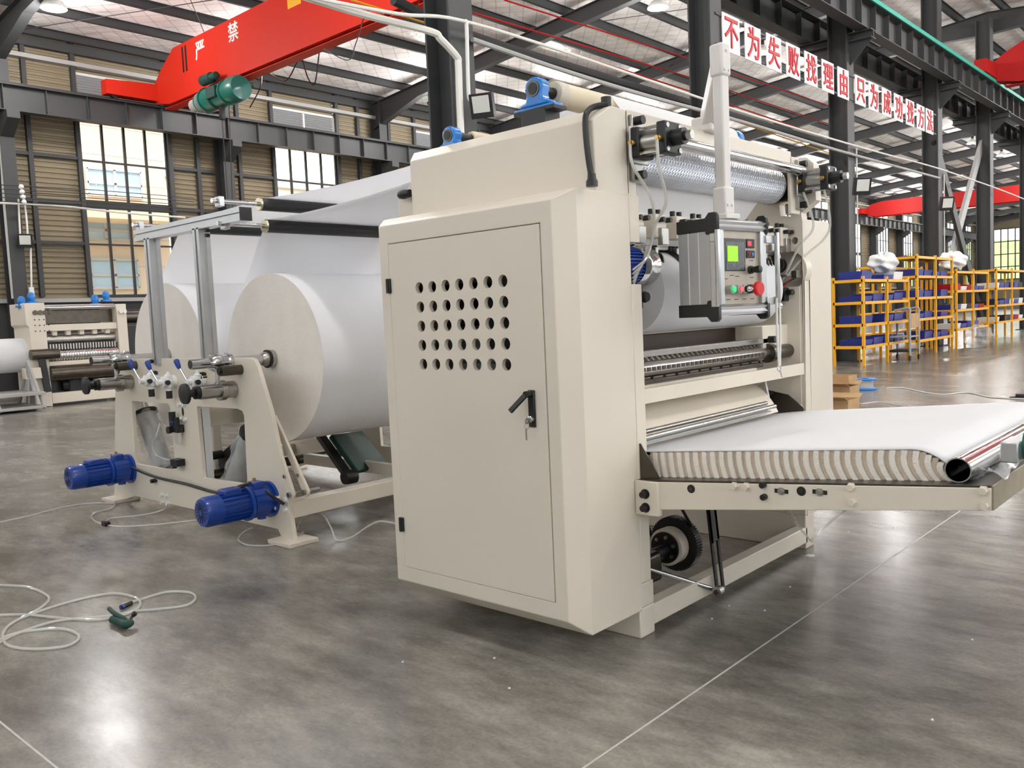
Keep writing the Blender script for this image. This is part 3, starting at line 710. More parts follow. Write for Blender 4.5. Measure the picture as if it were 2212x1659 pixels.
# upper cover on the near side: box with sloped edges
def frust(x0, x1, z0, z1, yb, yf, cx, cz0, cz1, ya=None):
    """box from ya to yb with a bevelled front at yf"""
    b = [(x0, z0), (x1, z0), (x1, z1), (x0, z1)]; f = [(x0+cx, z0+cz0), (x1-cx, z0+cz0), (x1-cx, z1-cz1), (x0+cx, z1-cz1)]
    mb = MB(); vs = []
    if ya is not None: vs += [(x, ya, z) for x, z in b]
    vs += [(x, yb, z) for x, z in b]+[(x, yf, z) for x, z in f]
    k = len(vs)//4; fs = []
    for j in range(k-1):
        for i in range(4): fs.append((j*4+i, j*4+(i+1) % 4, (j+1)*4+(i+1) % 4, (j+1)*4+i))
    fs.append((0, 1, 2, 3)[::-1]); fs.append(tuple(range(4*(k-1), 4*k)))
    return mb.add(vs, fs)
frust(-1.235, 0, 1.9, 2.31, -.085, -.155, .045, 0, .055, .02).build('upper_cover', 'cream', mc, bevel=.004)
MB().box(-.004, .0006, .0198, .0212, 1.957, 2.3).build('cover_seam', 'darkst', mc, smooth=False)
# top cross plate with cable
MB().box(-.03, 0, .03, 1.655, 2.215, 2.312).build('top_crossbar', 'cream', mc, bevel=.003)
pa, pb = on(1385, 271, x=.035), on(1706, 357, x=.035)
MB().cyl((.035, .06, 2.205), (.035, 1.70, 2.205), .028, 24).build('guide_bar', 'chrome', mc)
MB().cyl((.035, 1.66, 2.205), (.035, 1.705, 2.205), .03, 24).build('guide_bar_end', 'steel', mc)
MB().cyl((-.05, -.05, 2.3), (-.05, -.05, 2.36), .022, 16).build('cable_gland', 'black', mc)
MB().lathe(tuple(on(1279, 403, z=1.95)), (0, 0, 1), [(0, .024), (.02, .024), (.03, .018), (.05, .016)], 16).build('cable_gland', 'black', mc)
MB().tube(cr([on(1312, 226, y=-.07), on(1290, 229, y=-.1), on(1274, 236, y=-.13), on(1265, 252, y=-.17), on(1265, 285, y=-.178), on(1270, 335, y=-.178), on(1276, 375, y=-.178), on(1279, 398, z=1.98)], 8), .013, 10).build('power_cable', 'black', mc)
# rear clamp handle on the left end of the cover
MB().lathe(on(886, 417, y=-.02), (-1, 0, 0), [(0, .02), (.05, .026), (.08, .022), (.09, .012)], 14).build('clamp_knob', 'black', mc)
# pillow blocks and top rollers
def pillow(x, z, y, zb, s=1.0, parent=mc):
    r = .054*s
    p = MB().prism('y', [(x-.085*s, zb), (x+.085*s, zb), (x+.085*s, zb+.018), (x+.05*s, zb+.026), (x+.045*s, z-.02)]+[(x+r*math.cos(a), z+r*math.sin(a)) for a in [i*PI/14 for i in range(0, 15)]]+[(x-.045*s, z-.02), (x-.05*s, zb+.026), (x-.085*s, zb+.018)], y-.03, y+.03).build('pillow_block', 'blue2', parent, bevel=.012)
    MB().lathe((x, y-.034, z), (0, 1, 0), [(0, .036*s), (.068, .036*s)], 24).build('bearing_ring', 'darkst', p)
    MB().lathe((x, y-.036, z), (0, 1, 0), [(0, .026*s), (.075, .026*s)], 20).build('shaft_end', 'black', p)
    MB().box(x-.12*s, x+.12*s, y-.032, y+.032, zb-.016, zb).build('foot_plate', 'blue2', p, bevel=.004)
    return p
TX, TZ = -.45, 2.478
pillow(TX, TZ, -.02, 2.4)
MB().box(TX-.07, TX+.07, -.06, .05, 2.27, 2.388).build('bearing_riser', 'blackm', mc, bevel=.004)
MB().box(TX-.12, TX+.12, -.055, .04, 2.372, 2.39).build('riser_plate', 'blackm', mc, bevel=.002)
pillow(TX, TZ, 1.86, 2.4); MB().box(TX-.07, TX+.07, 1.8, 1.9, 2.25, 2.388).build('bearing_riser', 'blackm', mc, bevel=.004)
MB().cyl((TX, .01, TZ), (TX, .1, TZ), .026, 20).build('roller_shaft', 'black', mc)
MB().lathe((TX, .09, TZ), (0, 1, 0), [(0, .03), (.0, .054), (.02, .06), (.1, .058), (1.7, .058), (1.72, .04)], 36).build('top_roller', 'beige', mc)
MB().lathe((TX, .075, TZ), (0, 1, 0), [(0, .045), (.01, .065), (.05, .066), (.08, .062)], 18, caps=False).build('plastic_wrap', 'wrap', mc)
BX, BZ = -1.0, 2.362
pillow(BX, BZ, -.035, 2.302, .85)
MB().cyl((BX, 0, BZ), (BX, .1, BZ), .026, 18).build('roller_shaft', 'black', mc)
MB().lathe((BX, .09, BZ), (0, 1, 0), [(0, .02), (0, .036), (.02, .042), (1.65, .042)], 30).build('guide_roller', 'beige', mc)
# embossing roller
EX, EZ, ER = -.13, 2.135, .098
def emboss():
    mb = MB(); n, m = 72, 190; y0, y1 = .13, 1.66; vs = []; fs = []
    for j in range(m+1):
        y = y0+(y1-y0)*j/m
        for i in range(n):
            a = 2*PI*i/n
            d = .0028*(1 if (i % 2 == 0) == (j % 3 == 0) and j % 3 != 1 else -.4)
            r = ER+d; vs.append((EX+r*math.cos(a), y, EZ+r*math.sin(a)))
    for j in range(m):
        for i in range(n): fs.append((j*n+i, j*n+(i+1) % n, (j+1)*n+(i+1) % n, (j+1)*n+i))
    fs.append(tuple(range(n))); fs.append(tuple(range(m*n, m*n+n))[::-1])
    return mb.add(vs, fs)
e = emboss().build('embossing_roller', 'emboss', mc, smooth=False)
MB().lathe((EX, 1.66, EZ), (0, 1, 0), [(0, .07), (.02, .065), (.03, .05), (.2, .05)], 28).build('roller_collar', 'brass', mc)
MB().cyl((EX, .03, EZ), (EX, .13, EZ), .05, 24).build('roller_shaft', 'steel', mc)
MB().box(EX-.07, EX+.11, 1.7, 1.775, EZ-.09, EZ+.08).build('bearing_block', 'darkst', mc, bevel=.006)
MB().box(EX-.07, EX+.11, .09, .12, EZ-.09, EZ+.08).build('bearing_block', 'darkst', mc, bevel=.006)
# pneumatic cylinders pressing the roller
def cylinder(y, z, s=1.0):
    g = MB().box(-.005, .022, y-.042, y+.03, z-.155, z+.125).build('flange_plate', 'steel', mc, bevel=.006)
    MB().box(.02, .03, y-.075, y+.06, z-.085, z+.07).build('flange_spacer', 'steel', g, bevel=.005)
    MB().box(.022, .062, y-.062, y+.062, z-.064, z+.064).build('rear_head', 'black', g, bevel=.006)
    MB().cyl((.06, y, z), (.155, y, z), .05, 28).build('barrel', 'steel', g)
    for a, b in ((-1, -1), (1, -1), (1, 1), (-1, 1)): MB().cyl((.055, y+a*.048, z+b*.05), (.16, y+a*.048, z+b*.05), .008, 8).build('tie_rod', 'chrome', g)
    MB().box(.152, .196, y-.064, y+.064, z-.066, z+.066).build('front_head', 'black', g, bevel=.006)
    MB().cyl((.196, y, z), (.25, y, z), .034, 22).cyl((.25, y, z), (.262, y, z), .02, 16).build('rod_nose', 'black', g)
    MB().cyl((.262, y, z), (.285, y, z), .02, 6).build('lock_nut', 'steel', g)
    for a, b in ((-1, -1), (1, -1), (1, 1), (-1, 1)): MB().cyl((.195, y+a*.047, z+b*.048), (.2, y+a*.047, z+b*.048), .011, 10).build('head_bolt', 'steel', g)
    for xx in (.04, .172): MB().lathe((xx, y-.062, z-.005), (0, -1, 0), [(0, .012), (.02, .012), (.021, .009), (.034, .009)], 10).build('air_fitting', 'brass', g)
    for zz in (z+.1, z-.13): MB().cyl((.02, y-.005, zz), (.055, y-.005, zz), .019, 16).build('cap_screw', 'black', g)
    return g
CY, CZ = .075, 2.165
cylinder(CY, CZ)
pc = on(1735, 393, x=.03)
cylinder(pc.y, pc.z)
MB().box(-.02, .0, pc.y-.1, pc.y+.02, pc.z-.18, pc.z+.14).build('mount_plate', 'cream', mc, bevel=.004)
MB().cyl((-.09, pc.y-.02, pc.z), (0, pc.y-.02, pc.z), .016, 12).build('push_rod', 'chrome', mc)
# clear hoses of the cylinders
for pts in (((.04, CY-.09, CZ-.01), (.05, CY-.09, CZ-.1), (.06, CY+.02, CZ-.22), (.03, .17, CZ-.31), (.0, .19, CZ-.40)),
            ((.172, CY-.09, CZ-.01), (.172, CY-.08, CZ-.12), (.12, CY+.05, CZ-.25), (.03, .18, CZ-.33), (-.01, .2, CZ-.42)),
            ((.05, pc.y-.05, pc.z-.06), (.06, pc.y+.06, pc.z-.25), (-.02, YF+.0, pc.z-.36), (-.08, YF-.04, pc.z-.5), (-.2, YF-.04, pc.z-.72), (-.32, YF-.06, pc.z-.8)),
            ((.17, pc.y-.05, pc.z-.06), (.14, pc.y+.09, pc.z-.28), (.0, YF+.02, pc.z-.42), (-.08, YF-.03, pc.z-.52))):
    MB().tube(cr(pts, 7), .007, 8).build('air_hose', 'tubing', mc)
for k in range(5):
    MB().tube(cr([(-.01-.012*k, .2+.01*k, CZ-.42), (-.02-.01*k, .17, CZ-.48-.012*k), (-.04, .09, CZ-.53-.018*k)], 6), .005, 6).build('air_hose', 'tubing', mc)
# web apron behind the slitters, knife beam and holders
MB().box(-.02, 0.004, YF-.004, YF+.002, 1.0, 1.02).build('ledge', 'cream2', mc)
MB().box(-.2, -.14, .085, YF, 1.845, 1.905).build('knife_beam', 'cream2', mc, bevel=.004)
MB().box(-.2, -.13, .085, YF, 1.74, 1.76).build('lower_knife_bar', 'steel', mc, bevel=.003)
for k in range(9):
    y = .2+k*.19
    hd = MB().box(-.15, -.075, y-.05, y+.05, 1.79, 1.9).build('knife_holder', 'cream2', mc, bevel=.006)
    MB().box(-.08, -.055, y-.025, y+.035, 1.755, 1.835).build('slide_block', 'steel', hd, bevel=.004)
    for d in (-.03, .03): MB().cyl((-.11, y+d, 1.9), (-.11, y+d, 1.925), .013, 12).build('cap_screw', 'black', hd)
    for d in (-.045, .015): MB().cyl((-.075, y+d+.03, 1.872), (-.045, y+d+.03, 1.872), .012, 12).build('cap_screw', 'black', hd)
    MB().box(-.16, -.1, y-.012, y+.012, 1.66, 1.75).build('blade_arm', 'steel', hd, bevel=.003)
    MB().lathe((-.12, y-.03, 1.685), (0, 1, 0), [(0, .02), (.002, .045), (.012, .045), (.014, .03), (.04, .03), (.042, .045), (.05, .045), (.052, .02)], 24).build('slitting_wheel', 'darkst', hd)
    for d in (-.03, .0, .03): MB().cyl((-.128, y+d, 1.735), (-.128, y+d, 1.76), .008, 10).build('small_screw', 'black', hd)
# big paper covered drum
DX, DZ, DR = -.23, 1.545, .2
UX, UZ = -.13, 1.66
MB().lathe((DX, .33, DZ), (0, 1, 0), [(0, DR), (1.25, DR)], 64).build('folding_drum', 'paper', mc)
MB().lathe((UX, .2, UZ), (0, 1, 0), [(0, .05), (.005, .088), (.03, .095), (.05, .095), (.06, .09), (.13, .088)], 48).build('drum_end_ring', 'chrome', mc)
def gear(n, r0, r1):
    out = []
    for i in range(n):
        a = 2*PI*i/n; s = 2*PI/n
        for f, r in ((0, r0), (.22, r1), (.5, r1), (.72, r0)): out.append((UX+r*math.cos(a+f*s), UZ+r*math.sin(a+f*s)))
    return out
MB().prism('y', gear(34, .078, .09), .045, .195, [circ(UX, UZ, .03)]).build('drive_gear', 'blue', mc)
MB().cyl((DX, .085, DZ), (DX, .3, DZ), .05, 20).build('drum_shaft', 'steel', mc)
MB().lathe((DX, 1.58, DZ), (0, 1, 0), [(0, DR), (.04, .17), (.05, .1), (.12, .1), (.125, .075), (.35, .075)], 36).build('drum_shaft', 'blackm', mc)
# transparent sensor, wiring at the far plate
sp = on(1690, 640, y=YF-.03)
MB().box(sp.x-.03, sp.x+.03, YF-.06, YF, sp.z-.03, sp.z+.05).build('sensor_body', 'black', mc, bevel=.006)
MB().lathe((sp.x-.01, YF-.06, sp.z-.055), (0, -1, 0), [(0, .03), (.02, .034), (.04, .02)], 18).build('sensor_lens', 'chrome', mc)
MB().lathe((sp.x+.06, YF-.03, sp.z+.02), (0, -1, 0), [(0, .018), (.05, .018)], 14).build('sensor_barrel', 'darkst', mc)
sq = on(1670, 600, y=YF-.03)
MB().cyl((sq.x, YF-.1, sq.z), (sq.x+.16, YF-.05, sq.z+.012), .006, 8).build('sensor_rod', 'chrome', mc)
MB().box(sq.x+.14, sq.x+.17, YF-.09, YF, sq.z-.01, sq.z+.03).build('rod_clamp', 'darkst', mc)
for m_, dz in (('redb', 0), ('brown', .02)):
    MB().tube(cr([(sq.x-.02, YF-.06, sq.z-.09+dz), (sq.x+.05, YF-.06, sq.z-.075+dz), (sq.x+.1, YF-.05, sq.z-.03), (sq.x+.16, YF-.03, sq.z+.0)], 6), .004, 6).build('sensor_wire', m_, mc)
# valve on the near side beside the drum
vp = on(1384, 642, x=-.02)
MB().lathe((vp.x-.02, vp.y+.02, vp.z), (1, 0, 0), [(0, .018), (.03, .026), (.045, .02)], 14).build('valve_knob', 'black', mc)
MB().box(vp.x-.03, vp.x+.0, vp.y-.01, vp.y+.02, vp.z-.05, vp.z+.06).build('valve_body', 'blackm', mc, bevel=.004)
# folding section below the drum
MB().box(-.3, -.27, .09, 1.5, 1.255, 1.335).build('dark_bar', 'brown', mc, bevel=.003)
MB().box(-.34, -.1, 1.46, YF, 1.2, 1.34).build('bar_bracket', 'cream2', mc, bevel=.006)
MB().box(-.16, -.10, .09, 1.56, 1.238, 1.268).build('comb_bar', 'steel', mc, bevel=.003)
for k in range(30):
    y = .14+k*.046
    MB().tube(cr([(-.13, y, 1.24), (-.11, y+.012, 1.215), (-.115, y+.026, 1.19), (-.15, y+.03, 1.175)], 4), .006, 6).build('comb_finger', 'darkst', mc)
RXc, RZc = -.10, 1.182
MB().lathe((RXc, .09, RZc), (0, 1, 0), [(0, .038), (1.33, .038), (1.35, .03), (1.43, .03)], 32).build('folding_roller', 'steel', mc)
slot = None
for k in range(30):
    y = .13+k*.043
    a = .35
    s_ = MB().box(RXc+.034, RXc+.0405, y, y+.026, RZc-.006, RZc+.012).build('suction_slot', 'darkst', mc)
MB().lathe((RXc, 1.5, RZc), (0, 1, 0), [(0, .055), (.05, .055), (.055, .04), (.28, .04)], 28).build('roller_hub', 'darkst', mc)
MB().cyl((-.06, 1.45, 1.262), (-.02, 1.45, 1.262), .02, 14).build('cap_screw', 'black', mc)
MB().box(-.13, -.07, .09, 1.4, 1.112, 1.136).build('doctor_bar', 'darkst', mc, bevel=.003)
for k in range(12): MB().cyl((-.1, .2+k*.11, 1.134), (-.1, .2+k*.11, 1.146), .008, 8).build('bar_screw', 'black', mc)
MB().box(-.12, -.05, .09, 1.28, 1.085, 1.115).build('bar_rest', 'cream2', mc, bevel=.003)
MB().prism('y', [(-.16, 1.042), (0, 1.042), (0, 1.108), (-.012, 1.108), (-.012, 1.055), (-.16, 1.055)], .088, YF-.01).build('front_crossbar', 'cream2', mc)
# curved apron guiding the folded paper down
def apron(u, v):
    a = .42+.83*u; return (-.42+.36*math.cos(a)+.05, .09+1.42*v, .70+.36*math.sin(a))
MB().grid(apron, 14, 2).build('curved_apron', 'cream2', mc)
MB().prism('y', [(-.38, .86), (-.12, 1.02), (-.1, .93), (-.2, .84), (-.36, .83)], 1.51, 1.53).build('apron_side', 'steel', mc)
for (z, x, m_) in ((.90, -.07, 'steel'), (.885, -.02, 'chrome')):
    MB().cyl((x, .09, z), (x, 1.42, z+.005), .012, 14).build('hold_down_rod', m_, mc)
MB().box(-.06, -.01, .09, 1.36, .865, .872).build('hold_down_bar', 'alu', mc)
MB().prism('y', [(-.45, .84), (-.42, .93), (-.2, .96), (-.05, .93), (.04, .86), (.05, .80), (-.4, .78)], 1.66, 1.672).build('guide_plate', 'darkst', mc, bevel=.002)
MB().cyl((-.35, 1.6, .935), (-.14, 1.66, .938), .014, 12).build('guide_rod', 'blackm', mc)
# drive under the table: toothed wheel, crank and link
GX, GY, GZ = -.3, .75, .42
def tooth(n, cx, cz, r0, r1):
    out = []
    for i in range(n):
        a = 2*PI*i/n; s = 2*PI/n
        for f, r in ((0, r0), (.25, r1), (.5, r1), (.75, r0)): out.append((cx+r*math.cos(a+f*s), cz+r*math.sin(a+f*s)))
    return out
gp = on(1455, 1175, y=GY); GX, GZ = gp.x, gp.z
MB().prism('y', tooth(60, GX, GZ, .138, .145), GY, GY+.05, [circ(GX, GZ, .03)]).build('toothed_wheel', 'black', mc)
MB().lathe((GX, GY-.08, GZ), (0, 1, 0), [(0, .09), (.004, .098), (.07, .098), (.08, .085)], 36).build('wheel_hub', 'cream2', mc)
MB().lathe((GX, GY-.09, GZ), (0, 1, 0), [(0, .082), (.012, .082)], 32).build('hub_face', 'black', mc)
for k in range(6):
    a = k*PI/3+.3; MB().cyl((GX+.058*math.cos(a), GY-.1, GZ+.058*math.sin(a)), (GX+.058*math.cos(a), GY-.088, GZ+.058*math.sin(a)), .01, 8).build('hub_bolt', 'steel', mc)
MB().cyl((GX, GY-.3, GZ-.01), (GX, GY-.08, GZ-.01), .03, 18).build('drive_shaft', 'blackm', mc)
MB().box(GX-.12, GX+.06, GY-.42, GY-.2, GZ-.13, GZ+.02).build('gear_reducer', 'darkst', mc, bevel=.02)
MB().tube([(GX+.1, GY+.025, GZ+.1), (GX-.1, GY+.025, GZ+.4), (GX-.28, GY+.025, GZ+.38), (GX-.14, GY+.025, GZ-.02)], .008, 6).build('drive_chain', 'black', mc)
la, lb = on(1535, 1090, x=.02), on(1556, 1275, x=.02)
d_ = (lb-la)
for s in (-1, 1): MB().bar(la+Vector((0, s*.03, 0)), lb+Vector((0, s*.03, 0)), .01, .02, (0, 1, 0)).build('slotted_link', 'black', mc)
MB().bar(la, la+d_*.42, .01, .08, (0, 1, 0)).build('link_plate', 'black', mc)
ra, rb = on(1398, 1228, x=-.12), on(1540, 1272, x=.03)
MB().cyl(ra, rb, .011, 12).build('push_rod', 'chrome', mc)
MB().lathe(rb+Vector((.03, 0, -.005)), (0, 1, 0), [(-.02, .01), (-.018, .024), (.018, .024), (.02, .01)], 18).build('rod_end', 'steel', mc)
MB().cyl(rb+Vector((.03, -.03, -.005)), rb+Vector((.03, .05, -.005)), .012, 12).build('link_pin', 'darkst', mc)

# ================================================================ ELECTRICAL CABINET
cb = thing('electrical_cabinet', 'tall cream electrical cabinet with perforated door and black lever handle', 'cabinet', (-.59, -.2, .126))
CFY = -.432
# shell with an opening for the door
x0, x1, z0, z1 = -1.185, 0.002, .126, 1.952
fx0, fx1, fz0, fz1 = -1.13, -.062, .193, 1.91
dx0, dx1, dz0, dz1 = -1.068, -.124, .262, 1.824
sh = MB()
b_ = [(x0, z0), (x1, z0), (x1, z1), (x0, z1)]; f_ = [(fx0, fz0), (fx1, fz0), (fx1, fz1), (fx0, fz1)]; o_ = [(dx0, dz0), (dx1, dz0), (dx1, dz1), (dx0, dz1)]
vs = [(x, .018, z) for x, z in b_]+[(x, -.352, z) for x, z in b_]+[(x, CFY, z) for x, z in f_]+[(x, CFY, z) for x, z in o_]+[(x, CFY+.03, z) for x, z in o_]
fs = []
for j in range(4):
    for i in range(4): fs.append((j*4+i, j*4+(i+1) % 4, (j+1)*4+(i+1) % 4, (j+1)*4+i))
fs.append((3, 2, 1, 0))
sh.add(vs, fs).build('shell', 'cream', cb, bevel=.004)
# door with 7 x 5 round vent holes
hy = CFY
hpx = [906, 935, 963, 992, 1022, 1053, 1087]
top = on(906, 622, y=hy); bot = on(915, 787, y=hy); rt = on(1087, 608, y=hy)
hxs = [on(p, 615, y=hy).x for p in hpx]; ax_, bx2 = hxs[0], hxs[-1]
holes = []
for r in range(5):
    zc = top.z+(bot.z-top.z)*r/4
    for c in range(7): holes.append(circ(ax_+(bx2-ax_)*c/6, zc, .0265, 22))
g_ = .004
MB().prism('y', [(dx0+g_, dz0+g_), (dx1-g_, dz0+g_), (dx1-g_, dz1-g_), (dx0+g_, dz1-g_)], CFY-.002, CFY+.02, holes).build('door', 'cream', cb, smooth=True)
MB().box(dx0+.002, dx1-.002, CFY+.026, CFY+.03, dz0+.002, dz1-.002).build('door_recess', 'brown', cb) if False else None
# inside of the cabinet as the holes show it
MB().box(-1.1, -.1, -.06, -.05, .3, 1.85).build('mounting_plate', 'greyl', cb)
for k, (a, b, c, d, m_) in enumerate(((-.95, -.75, 1.42, 1.62, 'blackm'), (-.7, -.52, 1.3, 1.58, 'grey2'), (-.46, -.3, 1.4, 1.6, 'blackm'), (-.9, -.62, 1.08, 1.24, 'greyl'), (-.55, -.28, 1.02, 1.22, 'blackm'))):
    MB().box(a, b, -.2, -.06, c, d).build('inverter', m_, cb, bevel=.006)
# hinges
for py, px in ((618, 842), (1132, 870)):
    p = on(px, py, y=CFY)
    hg = MB().box(p.x-.014, p.x-.001, CFY-.014, CFY, p.z-.034, p.z+.034).box(p.x+.001, p.x+.014, CFY-.014, CFY, p.z-.034, p.z+.034).build('hinge', 'black', cb, bevel=.002)
    MB().cyl((p.x, CFY-.014, p.z-.034), (p.x, CFY-.014, p.z+.034), .006, 10).build('hinge_pin', 'black', hg)
# lever handle with keys
ha, hb = on(1150, 842, y=CFY), on(1152, 922, y=CFY)
hd = MB().box(ha.x-.017, ha.x+.017, CFY-.014, CFY-.002, hb.z, ha.z).build('lock_plate', 'black', cb, bevel=.004)
MB().bar((ha.x-.004, CFY-.04, ha.z-.018), (ha.x-.062, CFY-.075, ha.z-.085), .022, .014, (0, 1, 0)).build('lever_handle', 'black', hd, bevel=.003)
MB().cyl((ha.x-.002, CFY-.045, ha.z-.016), (ha.x-.002, CFY-.01, ha.z-.016), .014, 12).build('lever_pivot', 'black', hd)
MB().lathe((ha.x, CFY-.014, hb.z+.034), (0, -1, 0), [(0, .014), (.01, .014), (.012, .009)], 16).build('key_cylinder', 'chrome', hd)
MB().prism('x', circ(CFY-.034, hb.z+.028, .013, 14), ha.x-.008, ha.x-.005, [circ(CFY-.036, hb.z+.028, .004, 8)]).build('key', 'steel', hd)
MB().tube([(ha.x-.01+.012*math.cos(t), CFY-.034, hb.z+.008+.014*math.sin(t)) for t in [i*PI/8 for i in range(16)]], .0012, 6, True).build('key_ring', 'steel', hd)
MB().box(ha.x-.016, ha.x-.010, CFY-.037, CFY-.034, hb.z-.052, hb.z-.004).build('key', 'steel', hd)

# ================================================================ CONTROL PANEL ON ITS SWING ARM
ca, sa = math.cos(math.radians(-7.5)), math.sin(math.radians(-7.5))
EN, EE, = Vector((ca, sa, 0)), Vector((-sa, ca, 0))      # outward from the face; along the face
P0 = on(1547, 563, x=.3)
ZB_, ZT_ = on(1556, 695, x=.3).z+.022, on(1556, 459, x=.3).z-.022
P0.z = ZB_
def L3(n, e, z): return P0+EN*n+EE*e+Vector((0, 0, z))
cp = thing('operator_console', 'aluminium operator console with buttons hanging from a pale swing arm', 'control panel', tuple(P0))
def lbox(n0, n1, e0, e1, q0, q1, nm, m_, parent=None, bevel=0):
    vs = [L3(n, e, q) for q in (q0, q1) for (n, e) in ((n0, e0), (n1, e0), (n1, e1), (n0, e1))]
    return MB().add(vs, [(0,3,2,1),(4,5,6,7),(0,1,5,4),(1,2,6,5),(2,3,7,6),(3,0,4,7)]).build(nm, m_, parent or cp, bevel=bevel)
WB, HB, DB = .37, ZT_-ZB_, .20
# where the left rear edge of the box lies along the photo's sight line
lbox(-DB, -.02, .0, WB, .045, HB-.045, 'housing', 'alu2', None, .004)
for k in (.055, .11): lbox(-DB+k, -DB+k+.003, -.003, .0, .05, HB-.05, 'side_groove', 'white')
def cap(e0, e1, q0, q1, up):
    s_ = 1 if up else -1
    prof = [(-DB-.002, 0), (-.05, 0), (-.03, .03*s_*0+.022*s_), (.0, .022*s_), (.012, .01*s_), (.012, -.05*s_), (.0, -.07*s_), (-.045, -.07*s_), (-.05, -.055*s_), (-DB-.002, -.055*s_)]
    base = q1 if up else q0
    vs = [L3(n, e, base+z) for e in (e0, e1) for n, z in prof]; k = len(prof)
    fs = [tuple(range(k)), tuple(range(2*k-1, k-1, -1))]+[(i, (i+1) % k, k+(i+1) % k, k+i) for i in range(k)]
    return MB().add(vs, fs).build('corner_cap', 'black', cp, bevel=.003)
for up in (True, False):
    for e0 in (-.008, WB-.012): cap(e0, e0+.022, 0, HB, up)
    q0, q1 = (HB-.052, HB-.004) if up else (.004, .052)
    # rounded extrusion across the face
    prof = [(-.03, q0), (.0, q0), (.012, q0+.012), (.004, (q0+q1)/2), (.012, q1-.012), (-.005, q1), (-.03, q1)]
    vs = [L3(n, e, z) for e in (.012, WB-.01) for n, z in prof]; k = len(prof)
    MB().add(vs, [tuple(range(k)), tuple(range(2*k-1, k-1, -1))]+[(i, (i+1) % k, k+(i+1) % k, k+i) for i in range(k)]).build('edge_extrusion', 'alu', cp)
for e0 in (.0, WB-.055): lbox(-.03, .004, e0+.012 if e0 > 0 else e0-.004, e0+.055, .05, HB-.05, 'edge_extrusion', 'alu', None, .004)
fp = lbox(-.03, -.012, .05, WB-.043, .052, HB-.052, 'face_plate', 'facepl')
# screen in its plastic bag, small displays
lbox(-.012, -.008, .052, .225, .195, HB-.085, 'touch_screen', 'dscreen', fp, .002)
lbox(-.008, -.0065, .083, .213, .2, HB-.1, 'screen_bag', 'bag', fp)
lbox(-.0065, -.0045, .09, .165, HB-.185, HB-.118, 'lit_label', 'lime', fp)
lbox(-.012, -.006, .235, .295, HB-.125, HB-.085, 'counter_display', 'black', fp, .002)
lbox(-.006, -.005, .243, .268, HB-.115, HB-.095, 'lit_digits', 'led', fp)
lbox(-.012, -.006, .235, .295, HB-.168, HB-.135, 'key_pad', 'black', fp, .002)
for j, m_ in enumerate(('red2', 'spool')): lbox(-.006, -.004, .245+.026*j, .258+.026*j, HB-.158, HB-.146, 'pad_key', m_, fp)
def btn(e, z, prof, m_, nm): return MB().lathe(L3(-.012, e, z), EN, prof, 24).build(nm, m_, fp)
bz = .115
b1 = btn(.092, bz, [(0, .019), (.03, .019), (.032, .016)], 'greyl', 'button_collar'); btn(.092, bz, [(.03, .014), (.038, .013)], 'greenb', 'start_button')
btn(.145, bz, [(0, .019), (.03, .019), (.032, .016)], 'greyl', 'button_collar'); btn(.145, bz, [(.03, .014), (.038, .013)], 'pinkb', 'stop_button')
btn(.197, bz, [(0, .019), (.022, .019), (.024, .016)], 'greyl', 'button_collar'); btn(.197, bz, [(.024, .015), (.036, .014)], 'black', 'selector_knob'); btn(.197, bz, [(.036, .013), (.046, .011), (.058, .004)], 'chrome', 'selector_key')
btn(.247, bz, [(0, .02), (.02, .02)], 'black', 'button_collar'); btn(.247, bz, [(.02, .015), (.035, .017), (.045, .031), (.058, .033), (.064, .028)], 'redb', 'emergency_stop')
btn(.262, .2, [(0, .018), (.012, .018)], 'grey2', 'knob_base'); btn(.262, .2, [(.012, .012), (.04, .016), (.055, .016), (.057, .012)], 'black', 'speed_knob')
for (e, z) in ((.065, .16), (.11, .175), (.15, .17), (.26, .165), (.08, .07), (.14, .07), (.2, .07), (.26, .07), (.26, .24)):
    lbox(-.0118, -.0114, e, e+.03, z, z+.003, 'small_print', 'grey2', fp)
# handles either side
for e in (-.016, WB+.06):
    hh = MB().cyl(L3(.02, e, .05), L3(.02, e, HB-.055), .0115, 18).build('grab_handle', 'chrome', cp)
    for z in (.06, HB-.085): lbox(-.02, .012, min(e, e+(.02 if e < 0 else -.07)), max(e, e+(.02 if e < 0 else -.07)), z-.018, z+.018, 'handle_clamp', 'alu', hh, .003)
# hanging key on a white cord
kk = L3(.02, WB+.06, .03)
for d in (-.012, .012): MB().tube(cr([kk+EE*d+Vector((0, 0, .04)), kk+EE*(d*1.05)+Vector((0, 0, -.12)), kk+EE*(d*.3)+Vector((0, 0, -.27))], 6), .0055, 8).build('key_cord', 'whitew', cp)
MB().tube([kk+EE*(.014*math.cos(t)-.004)+Vector((0, 0, -.282+.012*math.sin(t))) for t in [i*PI/9 for i in range(18)]], .0022, 6, True).build('key_bow', 'chrome', cp)
MB().tube([kk+EE*.004+Vector((0, 0, -.292)), kk+EE*.02+Vector((0, 0, -.325))], .0035, 8).build('key_shank', 'chrome', cp)
